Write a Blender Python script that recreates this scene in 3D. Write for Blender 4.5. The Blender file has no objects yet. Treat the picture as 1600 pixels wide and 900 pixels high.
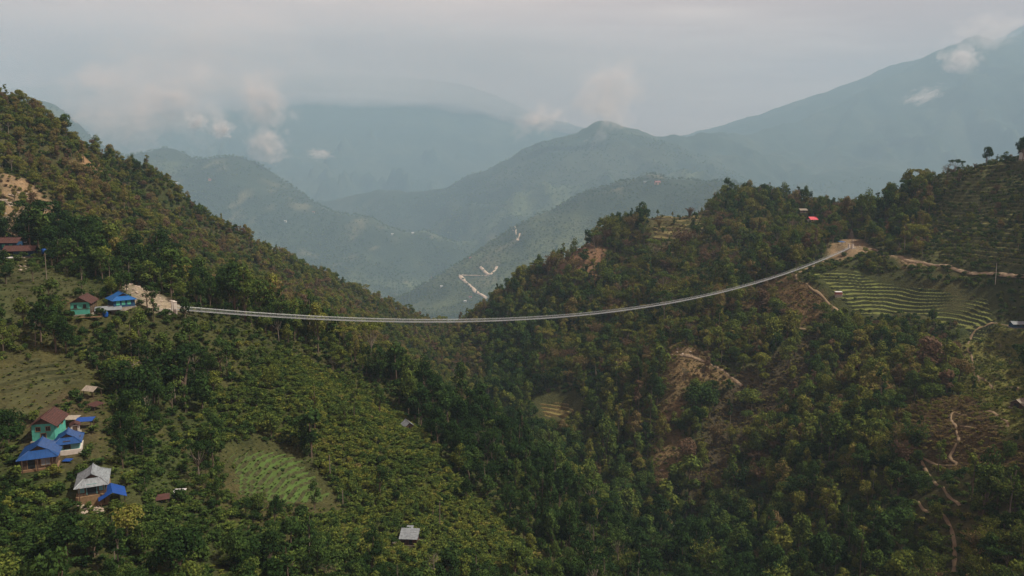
import bpy, bmesh, math, random
import numpy as np
from mathutils import Vector, Matrix

random.seed(7)
RNG = np.random.default_rng(11)
R = math.radians
scene = bpy.context.scene
COL = scene.collection

# ------------------------------------------------------------------ camera
F_PX, W_PX, H_PX, HORIZON = 1142.0, 1600, 900, 300.0     # photograph pixels
PITCH = math.atan((450 - HORIZON) / F_PX)
cam_d = bpy.data.cameras.new('camera')
cam = bpy.data.objects.new('camera', cam_d)
COL.objects.link(cam)
cam.location = (0, 0, 0)
cam.rotation_euler = (R(90) - PITCH, 0, 0)
cam_d.sensor_width = 36.0
cam_d.lens = 36.0 * F_PX / W_PX
cam_d.clip_start, cam_d.clip_end = 1.0, 30000.0
scene.camera = cam

# ------------------------------------------------------------------ light
SUN_AZ, SUN_EL = R(96), R(52)          # azimuth clockwise from +Y (view direction)
world = bpy.data.worlds.new('World')
scene.world = world
world.use_nodes = True
wn, wl = world.node_tree.nodes, world.node_tree.links
wn.clear()
w_out = wn.new('ShaderNodeOutputWorld')
w_bg = wn.new('ShaderNodeBackground')
w_sky = wn.new('ShaderNodeTexSky')
w_sky.sky_type = 'NISHITA'
w_sky.sun_disc = False
w_sky.sun_elevation, w_sky.sun_rotation = SUN_EL, SUN_AZ
w_sky.dust_density, w_sky.air_density, w_sky.altitude = 4.0, 1.0, 1500
w_mix = wn.new('ShaderNodeMixRGB')       # thin overcast veil over the blue
w_mix.inputs['Fac'].default_value = 0.85
w_mix.inputs['Color2'].default_value = (11.6, 6.9, 5.6, 1)
wl.new(w_sky.outputs['Color'], w_mix.inputs['Color1'])
wl.new(w_mix.outputs['Color'], w_bg.inputs['Color'])
w_bg.inputs['Strength'].default_value = 0.05
wl.new(w_bg.outputs['Background'], w_out.inputs['Surface'])

sun_d = bpy.data.lights.new('sun', 'SUN')
sun_d.energy, sun_d.angle, sun_d.color = 5.0, R(1.5), (1.0, 0.87, 0.69)
sun = bpy.data.objects.new('sun', sun_d)
COL.objects.link(sun)
sdir = Vector((math.cos(SUN_EL) * math.sin(SUN_AZ), math.cos(SUN_EL) * math.cos(SUN_AZ), math.sin(SUN_EL)))
sun.rotation_euler = sdir.to_track_quat('Z', 'Y').to_euler()
sun.location = sdir * 500

vs = scene.view_settings
vs.view_transform, vs.look, vs.exposure, vs.gamma = 'Standard', 'None', 0.66, 1.0
vs.use_curve_mapping = False
cy = scene.cycles
cy.use_denoising = True
cy.volume_bounces = 2
cy.max_bounces = 5
cy.diffuse_bounces, cy.transmission_bounces, cy.transparent_max_bounces = 1, 3, 8
cy.volume_step_rate = 2.0
HAZE_DENSITY = 0.000105

# ------------------------------------------------------------------ pixel <-> world
def ray(px, py):
    a, b = (px - 800) / F_PX, (450 - py) / F_PX
    c, s = math.cos(PITCH), math.sin(PITCH)
    d = np.array([a, c + b * s, -s + b * c])
    return d / d[1]                       # unit in y

def pt(px, py, y):
    return ray(px, py) * y

def project(P):
    P = np.atleast_2d(P)
    c, s = math.cos(PITCH), math.sin(PITCH)
    f = P[:, 1] * c - P[:, 2] * s
    u = P[:, 1] * s + P[:, 2] * c
    return np.stack([800 + F_PX * P[:, 0] / f, 450 - F_PX * u / f, f], 1)

# ------------------------------------------------------------------ numeric helpers
def vnoise(x, y, seed=0):
    xi, yi = np.floor(x).astype(np.int64), np.floor(y).astype(np.int64)
    xf, yf = x - xi, y - yi
    u, v = xf * xf * (3 - 2 * xf), yf * yf * (3 - 2 * yf)
    def h(a, b):
        n = (a * 374761393 + b * 668265263 + seed * 974711) & 0xffffffff
        n = ((n ^ (n >> 13)) * 1274126177) & 0xffffffff
        return ((n ^ (n >> 16)) & 0xffff) / 65535.0
    return (h(xi, yi) * (1 - u) + h(xi + 1, yi) * u) * (1 - v) + (h(xi, yi + 1) * (1 - u) + h(xi + 1, yi + 1) * u) * v

def fbm(x, y, octv=4, seed=0):
    t, a, n = 0, 0.5, 0
    for i in range(octv):
        t = t + a * vnoise(x, y, seed + i * 17); n += a
        x, y, a = x * 2.03 + 5.1, y * 2.03 + 1.7, a * 0.5
    return t / n                          # 0..1

def ridged(x, y, octv=4, seed=0):
    t, a, n = 0, 0.5, 0
    for i in range(octv):
        t = t + a * (1 - np.abs(2 * vnoise(x, y, seed + i * 13) - 1)); n += a
        x, y, a = x * 2.07 + 3.3, y * 2.07 + 7.9, a * 0.5
    return t / n

def smooth(e0, e1, v):
    t = np.clip((v - e0) / (e1 - e0), 0, 1)
    return t * t * (3 - 2 * t)

class TPS:
    def __init__(s, P, lam=0.0):
        P = np.array(P, float); s.c = P[:, :2] / 100.0
        n = len(P); K = s.k(s.c, s.c) + lam * np.eye(n)
        Q = np.hstack([np.ones((n, 1)), s.c])
        A = np.block([[K, Q], [Q.T, np.zeros((3, 3))]])
        s.w = np.linalg.solve(A, np.concatenate([P[:, 2], np.zeros(3)]))
    @staticmethod
    def k(a, b):
        r2 = ((a[:, None, :] - b[None, :, :]) ** 2).sum(-1)
        return 0.5 * r2 * np.log(r2 + 1e-9)
    def __call__(s, x, y):
        sh = x.shape; p = np.stack([x.ravel(), y.ravel()], 1) / 100.0
        out = np.empty(len(p))
        for i in range(0, len(p), 20000):
            q = p[i:i + 20000]
            out[i:i + 20000] = s.k(q, s.c) @ s.w[:-3] + s.w[-3] + q @ s.w[-2:]
        return out.reshape(sh)

def in_poly(x, y, poly):
    ins = np.zeros(np.shape(x), bool)
    n = len(poly)
    for i in range(n):
        x0, y0 = poly[i]; x1, y1 = poly[(i + 1) % n]
        c = ((y0 > y) != (y1 > y)) & (x < (x1 - x0) * (y - y0) / (y1 - y0 + 1e-12) + x0)
        ins ^= c
    return ins

def seg_dist(x, y, line):
    d = np.full(np.shape(x), 1e9)
    for (x0, y0), (x1, y1) in zip(line[:-1], line[1:]):
        dx, dy = x1 - x0, y1 - y0
        t = np.clip(((x - x0) * dx + (y - y0) * dy) / (dx * dx + dy * dy + 1e-9), 0, 1)
        d = np.minimum(d, np.hypot(x - x0 - t * dx, y - y0 - t * dy))
    return d

# ------------------------------------------------------------------ mesh helpers
def link(o, parent=None):
    COL.objects.link(o)
    if parent is not None:
        o.parent = parent
    return o

def mesh_obj(name, verts, faces, mat=None, parent=None, smooth_sh=False):
    me = bpy.data.meshes.new(name)
    me.from_pydata([tuple(v) for v in verts], [], [tuple(f) for f in faces])
    if mat: me.materials.append(mat)
    if smooth_sh: me.polygons.foreach_set('use_smooth', [True] * len(me.polygons))
    me.update()
    return link(bpy.data.objects.new(name, me), parent)

def quads_mesh(name, V, Q, smooth_sh=True):
    me = bpy.data.meshes.new(name)
    V = np.ascontiguousarray(V, np.float32); Q = np.ascontiguousarray(Q, np.int32)
    k = Q.shape[1]
    me.vertices.add(len(V)); me.vertices.foreach_set('co', V.ravel())
    me.loops.add(Q.size); me.loops.foreach_set('vertex_index', Q.ravel())
    me.polygons.add(len(Q))
    me.polygons.foreach_set('loop_start', np.arange(0, Q.size, k, dtype=np.int32))
    me.polygons.foreach_set('loop_total', np.full(len(Q), k, np.int32))
    if smooth_sh: me.polygons.foreach_set('use_smooth', np.ones(len(Q), bool))
    me.update(calc_edges=True)
    me.validate()
    return me

def grid_quads(ny, nx):
    i = np.arange(ny * nx).reshape(ny, nx)
    return np.stack([i[:-1, :-1], i[:-1, 1:], i[1:, 1:], i[1:, :-1]], -1).reshape(-1, 4)

class MB:
    """collects boxes, bars, tubes and polygons into one mesh"""
    def __init__(s): s.v, s.f = [], []
    def poly(s, pts):
        n = len(s.v); s.v += [tuple(p) for p in pts]; s.f.append(tuple(range(n, n + len(pts)))); return s
    def box(s, x0, x1, y0, y1, z0, z1):
        n = len(s.v)
        s.v += [(x, y, z) for z in (z0, z1) for (x, y) in ((x0, y0), (x1, y0), (x1, y1), (x0, y1))]
        s.f += [tuple(n + i for i in q) for q in ((3, 2, 1, 0), (4, 5, 6, 7), (0, 1, 5, 4), (1, 2, 6, 5), (2, 3, 7, 6), (3, 0, 4, 7))]
        return s
    def slab(s, pts, t):
        """polygon given thickness t downwards along its normal"""
        p = [Vector(q) for q in pts]
        nrm = (p[1] - p[0]).cross(p[2] - p[0]).normalized()
        if nrm.z < 0: p.reverse(); nrm = -nrm
        n, k = len(s.v), len(p)
        s.v += [tuple(q) for q in p] + [tuple(q - nrm * t) for q in p]
        s.f.append(tuple(range(n, n + k)))
        s.f.append(tuple(range(n + 2 * k - 1, n + k - 1, -1)))
        for i in range(k):
            j = (i + 1) % k
            s.f.append((n + i, n + k + i, n + k + j, n + j))
        return s
    def tube(s, pts, rad, sides=5, cap=True):
        pts = [Vector(p) for p in pts]
        rad = rad if hasattr(rad, '__len__') else [rad] * len(pts)
        n0 = len(s.v)
        for i, p in enumerate(pts):
            d = (pts[min(i + 1, len(pts) - 1)] - pts[max(i - 1, 0)])
            d = d.normalized() if d.length > 1e-6 else Vector((0, 0, 1))
            a = d.orthogonal().normalized() if abs(d.z) > .95 else d.cross(Vector((0, 0, 1))).normalized()
            b = d.cross(a)
            for j in range(sides):
                t = 2 * math.pi * j / sides
                s.v.append(tuple(p + (a * math.cos(t) + b * math.sin(t)) * rad[i]))
        for i in range(len(pts) - 1):
            for j in range(sides):
                a0, b0 = n0 + i * sides + j, n0 + i * sides + (j + 1) % sides
                s.f.append((a0, b0, b0 + sides, a0 + sides))
        if cap:
            s.f.append(tuple(range(n0 + sides - 1, n0 - 1, -1)))
            e = n0 + (len(pts) - 1) * sides
            s.f.append(tuple(range(e, e + sides)))
        return s
    def build(s, name, mat, parent=None, sm=False):
        return mesh_obj(name, s.v, s.f, mat, parent, sm)

def tag(o, label=None, cat=None, group=None, kind=None):
    if label: o['label'] = label
    if cat: o['category'] = cat
    if group: o['group'] = group
    if kind: o['kind'] = kind
    return o

def empty(name, loc, rz=0.0, label=None, cat=None, group=None):
    o = bpy.data.objects.new(name, None)
    o.empty_display_size = 0.5
    link(o); o.location = loc; o.rotation_euler = (0, 0, rz)
    return tag(o, label, cat, group)

# ------------------------------------------------------------------ materials
MATS = {}
def newmat(name):
    m = bpy.data.materials.new(name); m.use_nodes = True
    MATS[name] = m
    nt = m.node_tree
    return m, nt.nodes, nt.links, nt.nodes['Principled BSDF']

def simple(name, col, rough=0.8, var=0.25, scale=1.5, bump=0.0, metal=0.0, stretch=(1, 1, 1), dirt=None):
    m, n, l, p = newmat(name)
    tc = n.new('ShaderNodeTexCoord'); mp = n.new('ShaderNodeMapping'); mp.inputs['Scale'].default_value = stretch
    l.new(tc.outputs['Object'], mp.inputs['Vector'])
    nz = n.new('ShaderNodeTexNoise'); nz.inputs['Scale'].default_value = scale; nz.inputs['Detail'].default_value = 5
    nz.inputs['Roughness'].default_value = 0.65
    l.new(mp.outputs['Vector'], nz.inputs['Vector'])
    cr = n.new('ShaderNodeValToRGB')
    c = np.array(col); d = np.array(dirt) if dirt is not None else c * (1 - var)
    cr.color_ramp.elements[0].position, cr.color_ramp.elements[1].position = 0.32, 0.68
    cr.color_ramp.elements[0].color = (*d, 1)
    cr.color_ramp.elements[1].color = (*np.minimum(c * (1 + var * .6), 1), 1)
    l.new(nz.outputs['Fac'], cr.inputs['Fac']); l.new(cr.outputs['Color'], p.inputs['Base Color'])
    p.inputs['Roughness'].default_value = rough; p.inputs['Metallic'].default_value = metal
    p.inputs['Specular IOR Level'].default_value = 0.25
    if bump:
        b = n.new('ShaderNodeBump'); b.inputs['Strength'].default_value = bump
        l.new(nz.outputs['Fac'], b.inputs['Height']); l.new(b.outputs['Normal'], p.inputs['Normal'])
    return m

def ground_mat(name, bump_scale=0.25, noise_scale=0.12, haze_far=False):
    """colour attribute (what grows or lies there) broken up by procedural noise"""
    m, n, l, p = newmat(name)
    at = n.new('ShaderNodeAttribute'); at.attribute_name = 'soil'
    tc = n.new('ShaderNodeTexCoord')
    nz = n.new('ShaderNodeTexNoise'); nz.inputs['Scale'].default_value = noise_scale
    nz.inputs['Detail'].default_value = 8; nz.inputs['Roughness'].default_value = 0.7
    l.new(tc.outputs['Object'], nz.inputs['Vector'])
    nz2 = n.new('ShaderNodeTexNoise'); nz2.inputs['Scale'].default_value = noise_scale * 9
    nz2.inputs['Detail'].default_value = 6
    l.new(tc.outputs['Object'], nz2.inputs['Vector'])
    cr = n.new('ShaderNodeValToRGB')
    cr.color_ramp.elements[0].position, cr.color_ramp.elements[1].position = 0.3, 0.7
    cr.color_ramp.elements[0].color = (.45, .5, .45, 1); cr.color_ramp.elements[1].color = (1.35, 1.25, 1.1, 1)
    l.new(nz.outputs['Fac'], cr.inputs['Fac'])
    m1 = n.new('ShaderNodeMixRGB'); m1.blend_type = 'MULTIPLY'; m1.inputs['Fac'].default_value = 0.8
    l.new(at.outputs['Color'], m1.inputs['Color1']); l.new(cr.outputs['Color'], m1.inputs['Color2'])
    cr2 = n.new('ShaderNodeValToRGB')
    cr2.color_ramp.elements[0].position, cr2.color_ramp.elements[1].position = 0.3, 0.7
    cr2.color_ramp.elements[0].color = (.5, .5, .5, 1); cr2.color_ramp.elements[1].color = (1.3, 1.3, 1.25, 1)
    l.new(nz2.outputs['Fac'], cr2.inputs['Fac'])
    m2 = n.new('ShaderNodeMixRGB'); m2.blend_type = 'MULTIPLY'; m2.inputs['Fac'].default_value = 0.8
    l.new(m1.outputs['Color'], m2.inputs['Color1']); l.new(cr2.outputs['Color'], m2.inputs['Color2'])
    l.new(m2.outputs['Color'], p.inputs['Base Color'])
    b = n.new('ShaderNodeBump'); b.inputs['Strength'].default_value = 0.6; b.inputs['Distance'].default_value = 1.0 / bump_scale * .25
    l.new(nz2.outputs['Fac'], b.inputs['Height']); l.new(b.outputs['Normal'], p.inputs['Normal'])
    p.inputs['Roughness'].default_value = 0.95; p.inputs['Specular IOR Level'].default_value = 0.1
    return m

def leaf_mat(name, ramp, transl=0.25):
    """leaf colour picked by the tree's own tint, varied leaf by leaf"""
    m, n, l, p = newmat(name)
    out = n['Material Output']; n.remove(p)
    at = n.new('ShaderNodeAttribute'); at.attribute_type = 'INSTANCER'; at.attribute_name = 'tint'
    geo = n.new('ShaderNodeNewGeometry')
    mr = n.new('ShaderNodeMapRange'); mr.inputs['To Min'].default_value = -0.09; mr.inputs['To Max'].default_value = 0.09
    l.new(geo.outputs['Random Per Island'], mr.inputs['Value'])
    ad = n.new('ShaderNodeMath'); ad.operation = 'ADD'; ad.use_clamp = True
    l.new(at.outputs['Fac'], ad.inputs[0]); l.new(mr.outputs['Result'], ad.inputs[1])
    cr = n.new('ShaderNodeValToRGB')
    while len(cr.color_ramp.elements) < len(ramp): cr.color_ramp.elements.new(0.5)
    for e, (pos, c) in zip(cr.color_ramp.elements, ramp):
        e.position = pos; e.color = (*c, 1)
    l.new(ad.outputs[0], cr.inputs['Fac'])
    hv = n.new('ShaderNodeHueSaturation')
    mv = n.new('ShaderNodeMapRange'); mv.inputs['To Min'].default_value = 0.65; mv.inputs['To Max'].default_value = 1.45
    l.new(geo.outputs['Random Per Island'], mv.inputs['Value']); l.new(mv.outputs['Result'], hv.inputs['Value'])
    l.new(cr.outputs['Color'], hv.inputs['Color'])
    df = n.new('ShaderNodeBsdfDiffuse'); tr = n.new('ShaderNodeBsdfTranslucent')
    l.new(hv.outputs['Color'], df.inputs['Color']); l.new(hv.outputs['Color'], tr.inputs['Color'])
    mx = n.new('ShaderNodeMixShader'); mx.inputs['Fac'].default_value = transl
    l.new(df.outputs[0], mx.inputs[1]); l.new(tr.outputs[0], mx.inputs[2])
    l.new(mx.outputs[0], out.inputs['Surface'])
    return m

LEAF = leaf_mat('foliage', [(0.0, (.014, .032, .010)), (0.3, (.034, .066, .018)), (0.5, (.070, .104, .024)),
                            (0.7, (.128, .142, .028)), (0.85, (.140, .112, .050)), (1.0, (.098, .066, .046))])
BARK = simple('bark', (.11, .085, .065), .9, .4, 3.0)
PALE_BARK = simple('pale_bark', (.17, .15, .125), .9, .3, 3.0)
GROUND = ground_mat('hillside_ground')
FARGROUND = ground_mat('far_hill_ground', 0.015, 0.009)
ROCKM = simple('pale_rock', (.30, .26, .22), .9, .4, .8, .3)
STONE = simple('field_stone', (.24, .225, .20), .9, .45, 1.2, .3)
EARTH = simple('bare_earth', (.18, .14, .095), .95, .55, .6, .4)
PATHM = simple('path_earth', (.165, .128, .08), .95, .4, .25, .1)
ROADM = simple('road_dust', (.46, .37, .29), .95, .15, .1)
RUST = simple('rusted_tin', (.060, .025, .022), .7, .45, .9, 0, .0, (1, 4, 1), (.035, .018, .017))
BLUETIN = simple('blue_painted_tin', (.008, .050, .18), .45, .25, .8, 0, .0, (1, 3, 1))
BLUETIN2 = simple('bright_blue_tin', (.008, .085, .28), .45, .2, .8, 0, .0, (1, 3, 1))
GREYTIN = simple('grey_galvanised_tin', (.19, .225, .255), .5, .35, .9, 0, .1, (1, 3, 1), (.11, .13, .15))
WHITETIN = simple('white_tin', (.50, .52, .54), .5, .15, .9)
PINKTIN = simple('pink_red_tin', (.55, .05, .09), .5, .25, .9)
DULLRED = simple('dull_red_tin', (.26, .085, .08), .7, .35, .9)
TEAL = simple('teal_painted_wall', (.07, .33, .27), .8, .25, 1.5)
PALETEAL = simple('pale_teal_wall', (.10, .27, .28), .8, .25, 1.5)
NAVY = simple('dark_blue_wall', (.012, .05, .12), .8, .4, 1.5)
WOOD = simple('dark_timber', (.075, .05, .035), .9, .4, 2.0, 0, 0, (1, 1, .2))
PALEWOOD = simple('pale_timber', (.20, .14, .08), .9, .35, 2.0)
WHITEWALL = simple('white_wall', (.50, .48, .45), .85, .2, 1.2)
MUD = simple('mud_wall', (.20, .13, .08), .9, .3, 1.2)
THATCH = simple('old_thatch', (.26, .24, .205), .95, .4, 2.5)
PANE = simple('window_glass', (.02, .025, .03), .25, .3, 1.0)
STEEL = simple('galvanised_steel', (.28, .31, .34), .45, .2, .6, 0, .2)
DECKM = simple('deck_steel', (.25, .28, .31), .6, .2, .8)
TARP = simple('blue_tarpaulin', (.006, .05, .24), .6, .2, 1.0)
PLASTIC = simple('blue_plastic', (.006, .06, .26), .4, .15, 1.0)
YELLOW = simple('pale_yellow_plastic', (.45, .40, .13), .6, .2, 1.0)
ORANGE = simple('orange_wall', (.52, .24, .15), .8, .2, 1.0)
WATER = simple('falling_water', (.55, .60, .62), .3, .2, .6)

# ------------------------------------------------------------------ near terrain
T = -6.0      # crest points: the photograph's outline is tree tops, the ground lies lower
near = []
def N(px, py, y, dz=0.0):
    p = pt(px, py, y); near.append((p[0], p[1], p[2] + dz)); return p
for a in [
    # lower left slope with the villages
    (0, 900, 118), (150, 880, 125), (300, 900, 130), (450, 900, 150), (600, 900, 172), (750, 900, 195), (900, 900, 220),
    (0, 780, 142), (147, 765, 150), (280, 772, 162), (65, 718, 158), (80, 678, 168), (0, 640, 176), (145, 620, 190),
    (0, 560, 200), (240, 640, 200), (400, 740, 196), (430, 800, 180), (640, 845, 196), (640, 672, 262), (500, 640, 245),
    (330, 590, 232), (430, 550, 268), (0, 490, 222), (130, 490, 232), (190, 480, 240), (270, 487, 252), (60, 450, 248),
    (35, 405, 285), (110, 400, 300), (360, 500, 268), (540, 600, 290), (640, 600, 318), (560, 560, 330), (720, 680, 292),
    (800, 700, 310), (850, 770, 280), (940, 850, 262), (1000, 900, 250), (450, 510, 310), (300, 470, 300),
    # gully between
    (1050, 850, 330), (930, 760, 385), (840, 690, 430), (760, 640, 490), (690, 590, 570), (660, 560, 680),
    # right slope
    (1600, 900, 178), (1500, 890, 200), (1380, 900, 228), (1250, 880, 262), (1150, 870, 295), (1500, 780, 238), (1600, 770, 222),
    (1300, 720, 322), (1400, 700, 300), (1500, 700, 272), (1590, 640, 288), (1530, 620, 325), (1400, 600, 378), (1590, 515, 402),
    (1530, 540, 400), (1470, 512, 424), (1340, 505, 458), (1250, 520, 452), (1060, 560, 432), (1110, 575, 425), (1020, 690, 398),
    (1040, 770, 362), (1170, 650, 402), (1130, 740, 366), (1200, 620, 405), (1230, 560, 432), (960, 680, 425), (940, 610, 468), (870, 640, 470), (830, 610, 500),
    (1150, 520, 470), (1255, 430, 505), (1330, 388, 540), (1400, 408, 512), (1480, 425, 476), (1600, 436, 432),
    (1560, 445, 440), (1550, 360, 505), (1430, 370, 545), (1500, 300, 555), (1600, 300, 520),
    (1100, 440, 560), (1000, 480, 560), (900, 520, 562), (800, 560, 566), (720, 560, 600), (1180, 400, 600), (1050, 400, 630),
    (960, 420, 640), (1270, 345, 660), (1160, 350, 680), (1010, 370, 660),
]: N(*a)
for a in [  # crest of the right spur
    (1600, 246, 545), (1530, 250, 575), (1460, 268, 600), (1400, 305, 630), (1345, 325, 655), (1300, 325, 720),
    (1200, 305, 745), (1120, 310, 735), (1050, 325, 715), (980, 345, 690), (920, 375, 665), (885, 400, 650),
    (860, 440, 650), (800, 465, 665), (740, 490, 690), (690, 515, 730)]: N(*a, T)
for a in [  # crest of the left ridge and its face
    (-120, 110, 440), (0, 148, 450), (60, 170, 462), (110, 205, 472), (146, 252, 482), (165, 268, 505), (220, 290, 530),
    (300, 328, 565), (380, 372, 605), (440, 410, 645), (520, 450, 700), (600, 476, 760), (660, 492, 830)]: N(*a, T)
for a in [(0, 250, 400), (0, 330, 345), (100, 330, 375), (200, 370, 395), (300, 420, 410), (400, 460, 450), (500, 490, 520),
          (560, 520, 500), (620, 520, 620), (100, 270, 430), (240, 430, 345), (400, 500, 380), (500, 540, 400), (600, 560, 450)]: N(*a)
for a in [(560, 605, 385), (660, 645, 420), (470, 570, 350), (760, 690, 380)]: N(*a)
# unseen ground behind the crests and round the camera
for q in [(-260, 560, 10), (-330, 640, -40), (-200, 680, -70), (-120, 760, -140), (0, 860, -200), (-400, 480, 60), (-520, 420, 90), (-620, 520, 30),
          (120, 820, -150), (250, 830, -90), (340, 760, -60), (420, 720, -40), (480, 640, 0), (560, 560, 25),
          (640, 480, 20), (700, 300, -20), (600, 160, -60), (-420, 250, 20), (-500, 120, -10), (-250, 60, -45), (-120, 70, -62),
          (0, 60, -85), (0, 130, -92), (100, 150, -112), (140, 60, -100), (260, 60, -80), (-200, 150, -44), (-330, 180, -8),
          (0, 960, -235), (-300, 960, -190), (300, 980, -200), (600, 900, -120), (800, 700, -60), (-700, 900, -120), (900, 400, -20), (860, 40, -60), (-700, 0, -30)]:
    near.append(q)
tps_near = TPS(near, 0.002)

GX0, GX1, GY0, GY1, GS = -640.0, 800.0, 30.0, 960.0, 2.5
gx = np.arange(GX0, GX1 + .1, GS); gy = np.arange(GY0, GY1 + .1, GS)
XX, YY = np.meshgrid(gx, gy)
Z0 = tps_near(XX, YY)
dist = np.hypot(XX, YY)
Z0 = Z0 + (fbm(XX / 55, YY / 55, 4, 3) - .5) * np.clip(dist / 40, 3, 13) + (ridged(XX / 90, YY / 90, 3, 9) - .6) * np.clip((dist - 250) / 30, 0, 9)

_rm = smooth(30, 110, XX) * smooth(170, 280, YY) * (1 - smooth(640, 760, YY))
_g = ridged((XX * .28 + YY * .96) / 78 + .6 * fbm(XX / 60, YY / 60, 2, 15), (XX * .96 - YY * .28) / 330, 3, 19)
Z0 = Z0 + _rm * (_g - .62) * 30
_lm = (1 - smooth(-60, -10, XX)) * smooth(330, 400, YY) * (1 - smooth(700, 800, YY))
_g = ridged((XX * .9 - YY * .4) / 80, (XX * .4 + YY * .9) / 300, 3, 23)
Z0 = Z0 + _lm * (_g - .62) * 14

def bil(Z, x, y):
    x = np.asarray(x, float); y = np.asarray(y, float)
    u = np.clip((x - GX0) / GS, 0, len(gx) - 1.001); v = np.clip((y - GY0) / GS, 0, len(gy) - 1.001)
    i, j = u.astype(int), v.astype(int); fu, fv = u - i, v - j
    return (Z[j, i] * (1 - fu) + Z[j, i + 1] * fu) * (1 - fv) + (Z[j + 1, i] * (1 - fu) + Z[j + 1, i + 1] * fu) * fv

def hit(px, py, Z=None, y0=70.0, y1=950.0):
    Z = Z0 if Z is None else Z
    d = ray(px, py); ys = np.arange(y0, y1, .75)
    P = d[None] * ys[:, None]
    ok = (P[:, 0] > GX0) & (P[:, 0] < GX1)
    below = (P[:, 2] < bil(Z, P[:, 0], P[:, 1])) & ok
    i = int(np.argmax(below))
    if not below[i]:
        i = len(ys) - 1
    return P[i]

# the slope falls away under the upper end of the bridge
_a, _b = hit(270, 487), hit(1330, 389)
_za, _zb = float(bil(Z0, _a[0], _a[1])) + 1.0, float(bil(Z0, _b[0], _b[1])) + .8
_dx, _dy = _b[0] - _a[0], _b[1] - _a[1]; _L2 = _dx * _dx + _dy * _dy
SAG = 23.0
_t = np.clip(((XX - _a[0]) * _dx + (YY - _a[1]) * _dy) / _L2, 0, 1)
_off = np.hypot(XX - _a[0] - _t * _dx, YY - _a[1] - _t * _dy)
_lim = _za + (_zb - _za) * _t - 4 * SAG * _t * (1 - _t) - 2.0 - 4.0 * smooth(1.0, .93, _t) + np.clip(_off - 9, 0, None) * .55
_far = (_t > .55) & (_t < .995)
Z0 = np.where(_far & (Z0 > _lim), _lim + (Z0 - _lim) * .05, Z0)

def wpoly(pix):
    return [tuple(hit(a, b)[:2]) for a, b in pix]

# paths, seen as lines of bare earth
PATHS = {
    'hill_road': ([(1334, 388), (1370, 392), (1410, 403), (1450, 413), (1500, 424), (1550, 429), (1600, 434), (1640, 437)], 3.4),
    'upper_track': ([(1334, 388), (1331, 372), (1330, 360)], 3.0),
    'terrace_track': ([(1300, 400), (1245, 428), (1262, 445), (1285, 465), (1310, 486), (1330, 498)], 2.0),
    'field_path': ([(1580, 495), (1550, 505), (1520, 520), (1512, 545), (1520, 568), (1528, 588), (1530, 592)], 1.0),
    'zigzag_path': ([(1560, 652), (1530, 645), (1488, 645), (1494, 668), (1498, 690), (1484, 715), (1494, 727), (1442, 721), (1450, 740), (1478, 770), (1500, 792)], 1.0),
    'valley_path': ([(1420, 780), (1445, 800), (1478, 815), (1490, 840), (1492, 870), (1490, 897)], 1.1),
    'cross_path': ([(1500, 668), (1540, 667), (1575, 668), (1555, 650), (1530, 645)], .9),
    'spur_path': ([(1062, 556), (1090, 562), (1130, 580), (1160, 605)], 2.2),
    'bench_path': ([(1070, 552), (1120, 540), (1180, 525), (1260, 515)], 1.5),
    'yard_path': ([(1530, 592), (1545, 600), (1575, 605), (1610, 612)], 1.4),
}
PW = {k: (wpoly(v[0]), v[1]) for k, v in PATHS.items()}

# ground that is not wood: (name, pixel outline, colour)
PATCH = {
    'slide': ([(-5, 262), (40, 285), (75, 315), (110, 345), (190, 400), (120, 388), (60, 372), (-5, 372)], (.19, .145, .10)),
    'cliff_ledge': ([(120, 245), (152, 255), (170, 272), (150, 275), (115, 262)], (.24, .16, .10)),
    'cliff': ([(866, 446), (884, 388), (930, 378), (950, 398), (925, 446)], (.15, .095, .065)),
    'spur': ([(1040, 545), (1075, 535), (1110, 560), (1160, 600), (1120, 610), (1070, 620), (1066, 740), (1025, 770), (1018, 700), (1035, 620)], (.135, .105, .062)),
    'burnt': ([(1105, 640), (1190, 560), (1270, 520), (1290, 545), (1235, 640), (1140, 740), (1080, 780), (1060, 760)], (.050, .044, .030)),
    'scree': ([(185, 440), (225, 450), (272, 474), (300, 490), (268, 492), (228, 490), (200, 468)], (.22, .20, .17)),
    'landing': ([(1290, 402), (1322, 372), (1332, 360), (1350, 378), (1410, 400), (1480, 420), (1400, 411), (1345, 398), (1320, 412)], (.185, .145, .10)),
    'dry': ([(1150, 470), (1250, 440), (1300, 480), (1250, 515), (1160, 515)], (.10, .072, .04)),
    'landslip': ([(1365, 355), (1390, 350), (1392, 372), (1362, 378)], (.17, .09, .05)),
    'glade': ([(1505, 530), (1560, 505), (1610, 520), (1610, 690), (1560, 680), (1540, 650), (1500, 600)], (.105, .115, .036)),
    'burnt_grass': ([(1390, 640), (1500, 620), (1560, 680), (1620, 700), (1620, 760), (1520, 740), (1440, 730), (1390, 690)], (.058, .042, .022)),
    'yards': ([(40, 650), (130, 600), (155, 640), (170, 720), (110, 740), (30, 730)], (.058, .052, .030)),
    'yardb': ([(95, 470), (180, 470), (235, 490), (190, 505), (110, 500)], (.10, .08, .05)),
    'slope_grass': ([(190, 690), (330, 640), (300, 780), (200, 780)], (.042, .06, .022)),
    'white_trace': ([(1180, 440), (1240, 425), (1250, 445), (1200, 470), (1170, 465)], (.11, .08, .046)),
}
PATCHW = {k: (wpoly(v[0]), v[1]) for k, v in PATCH.items()}

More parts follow.
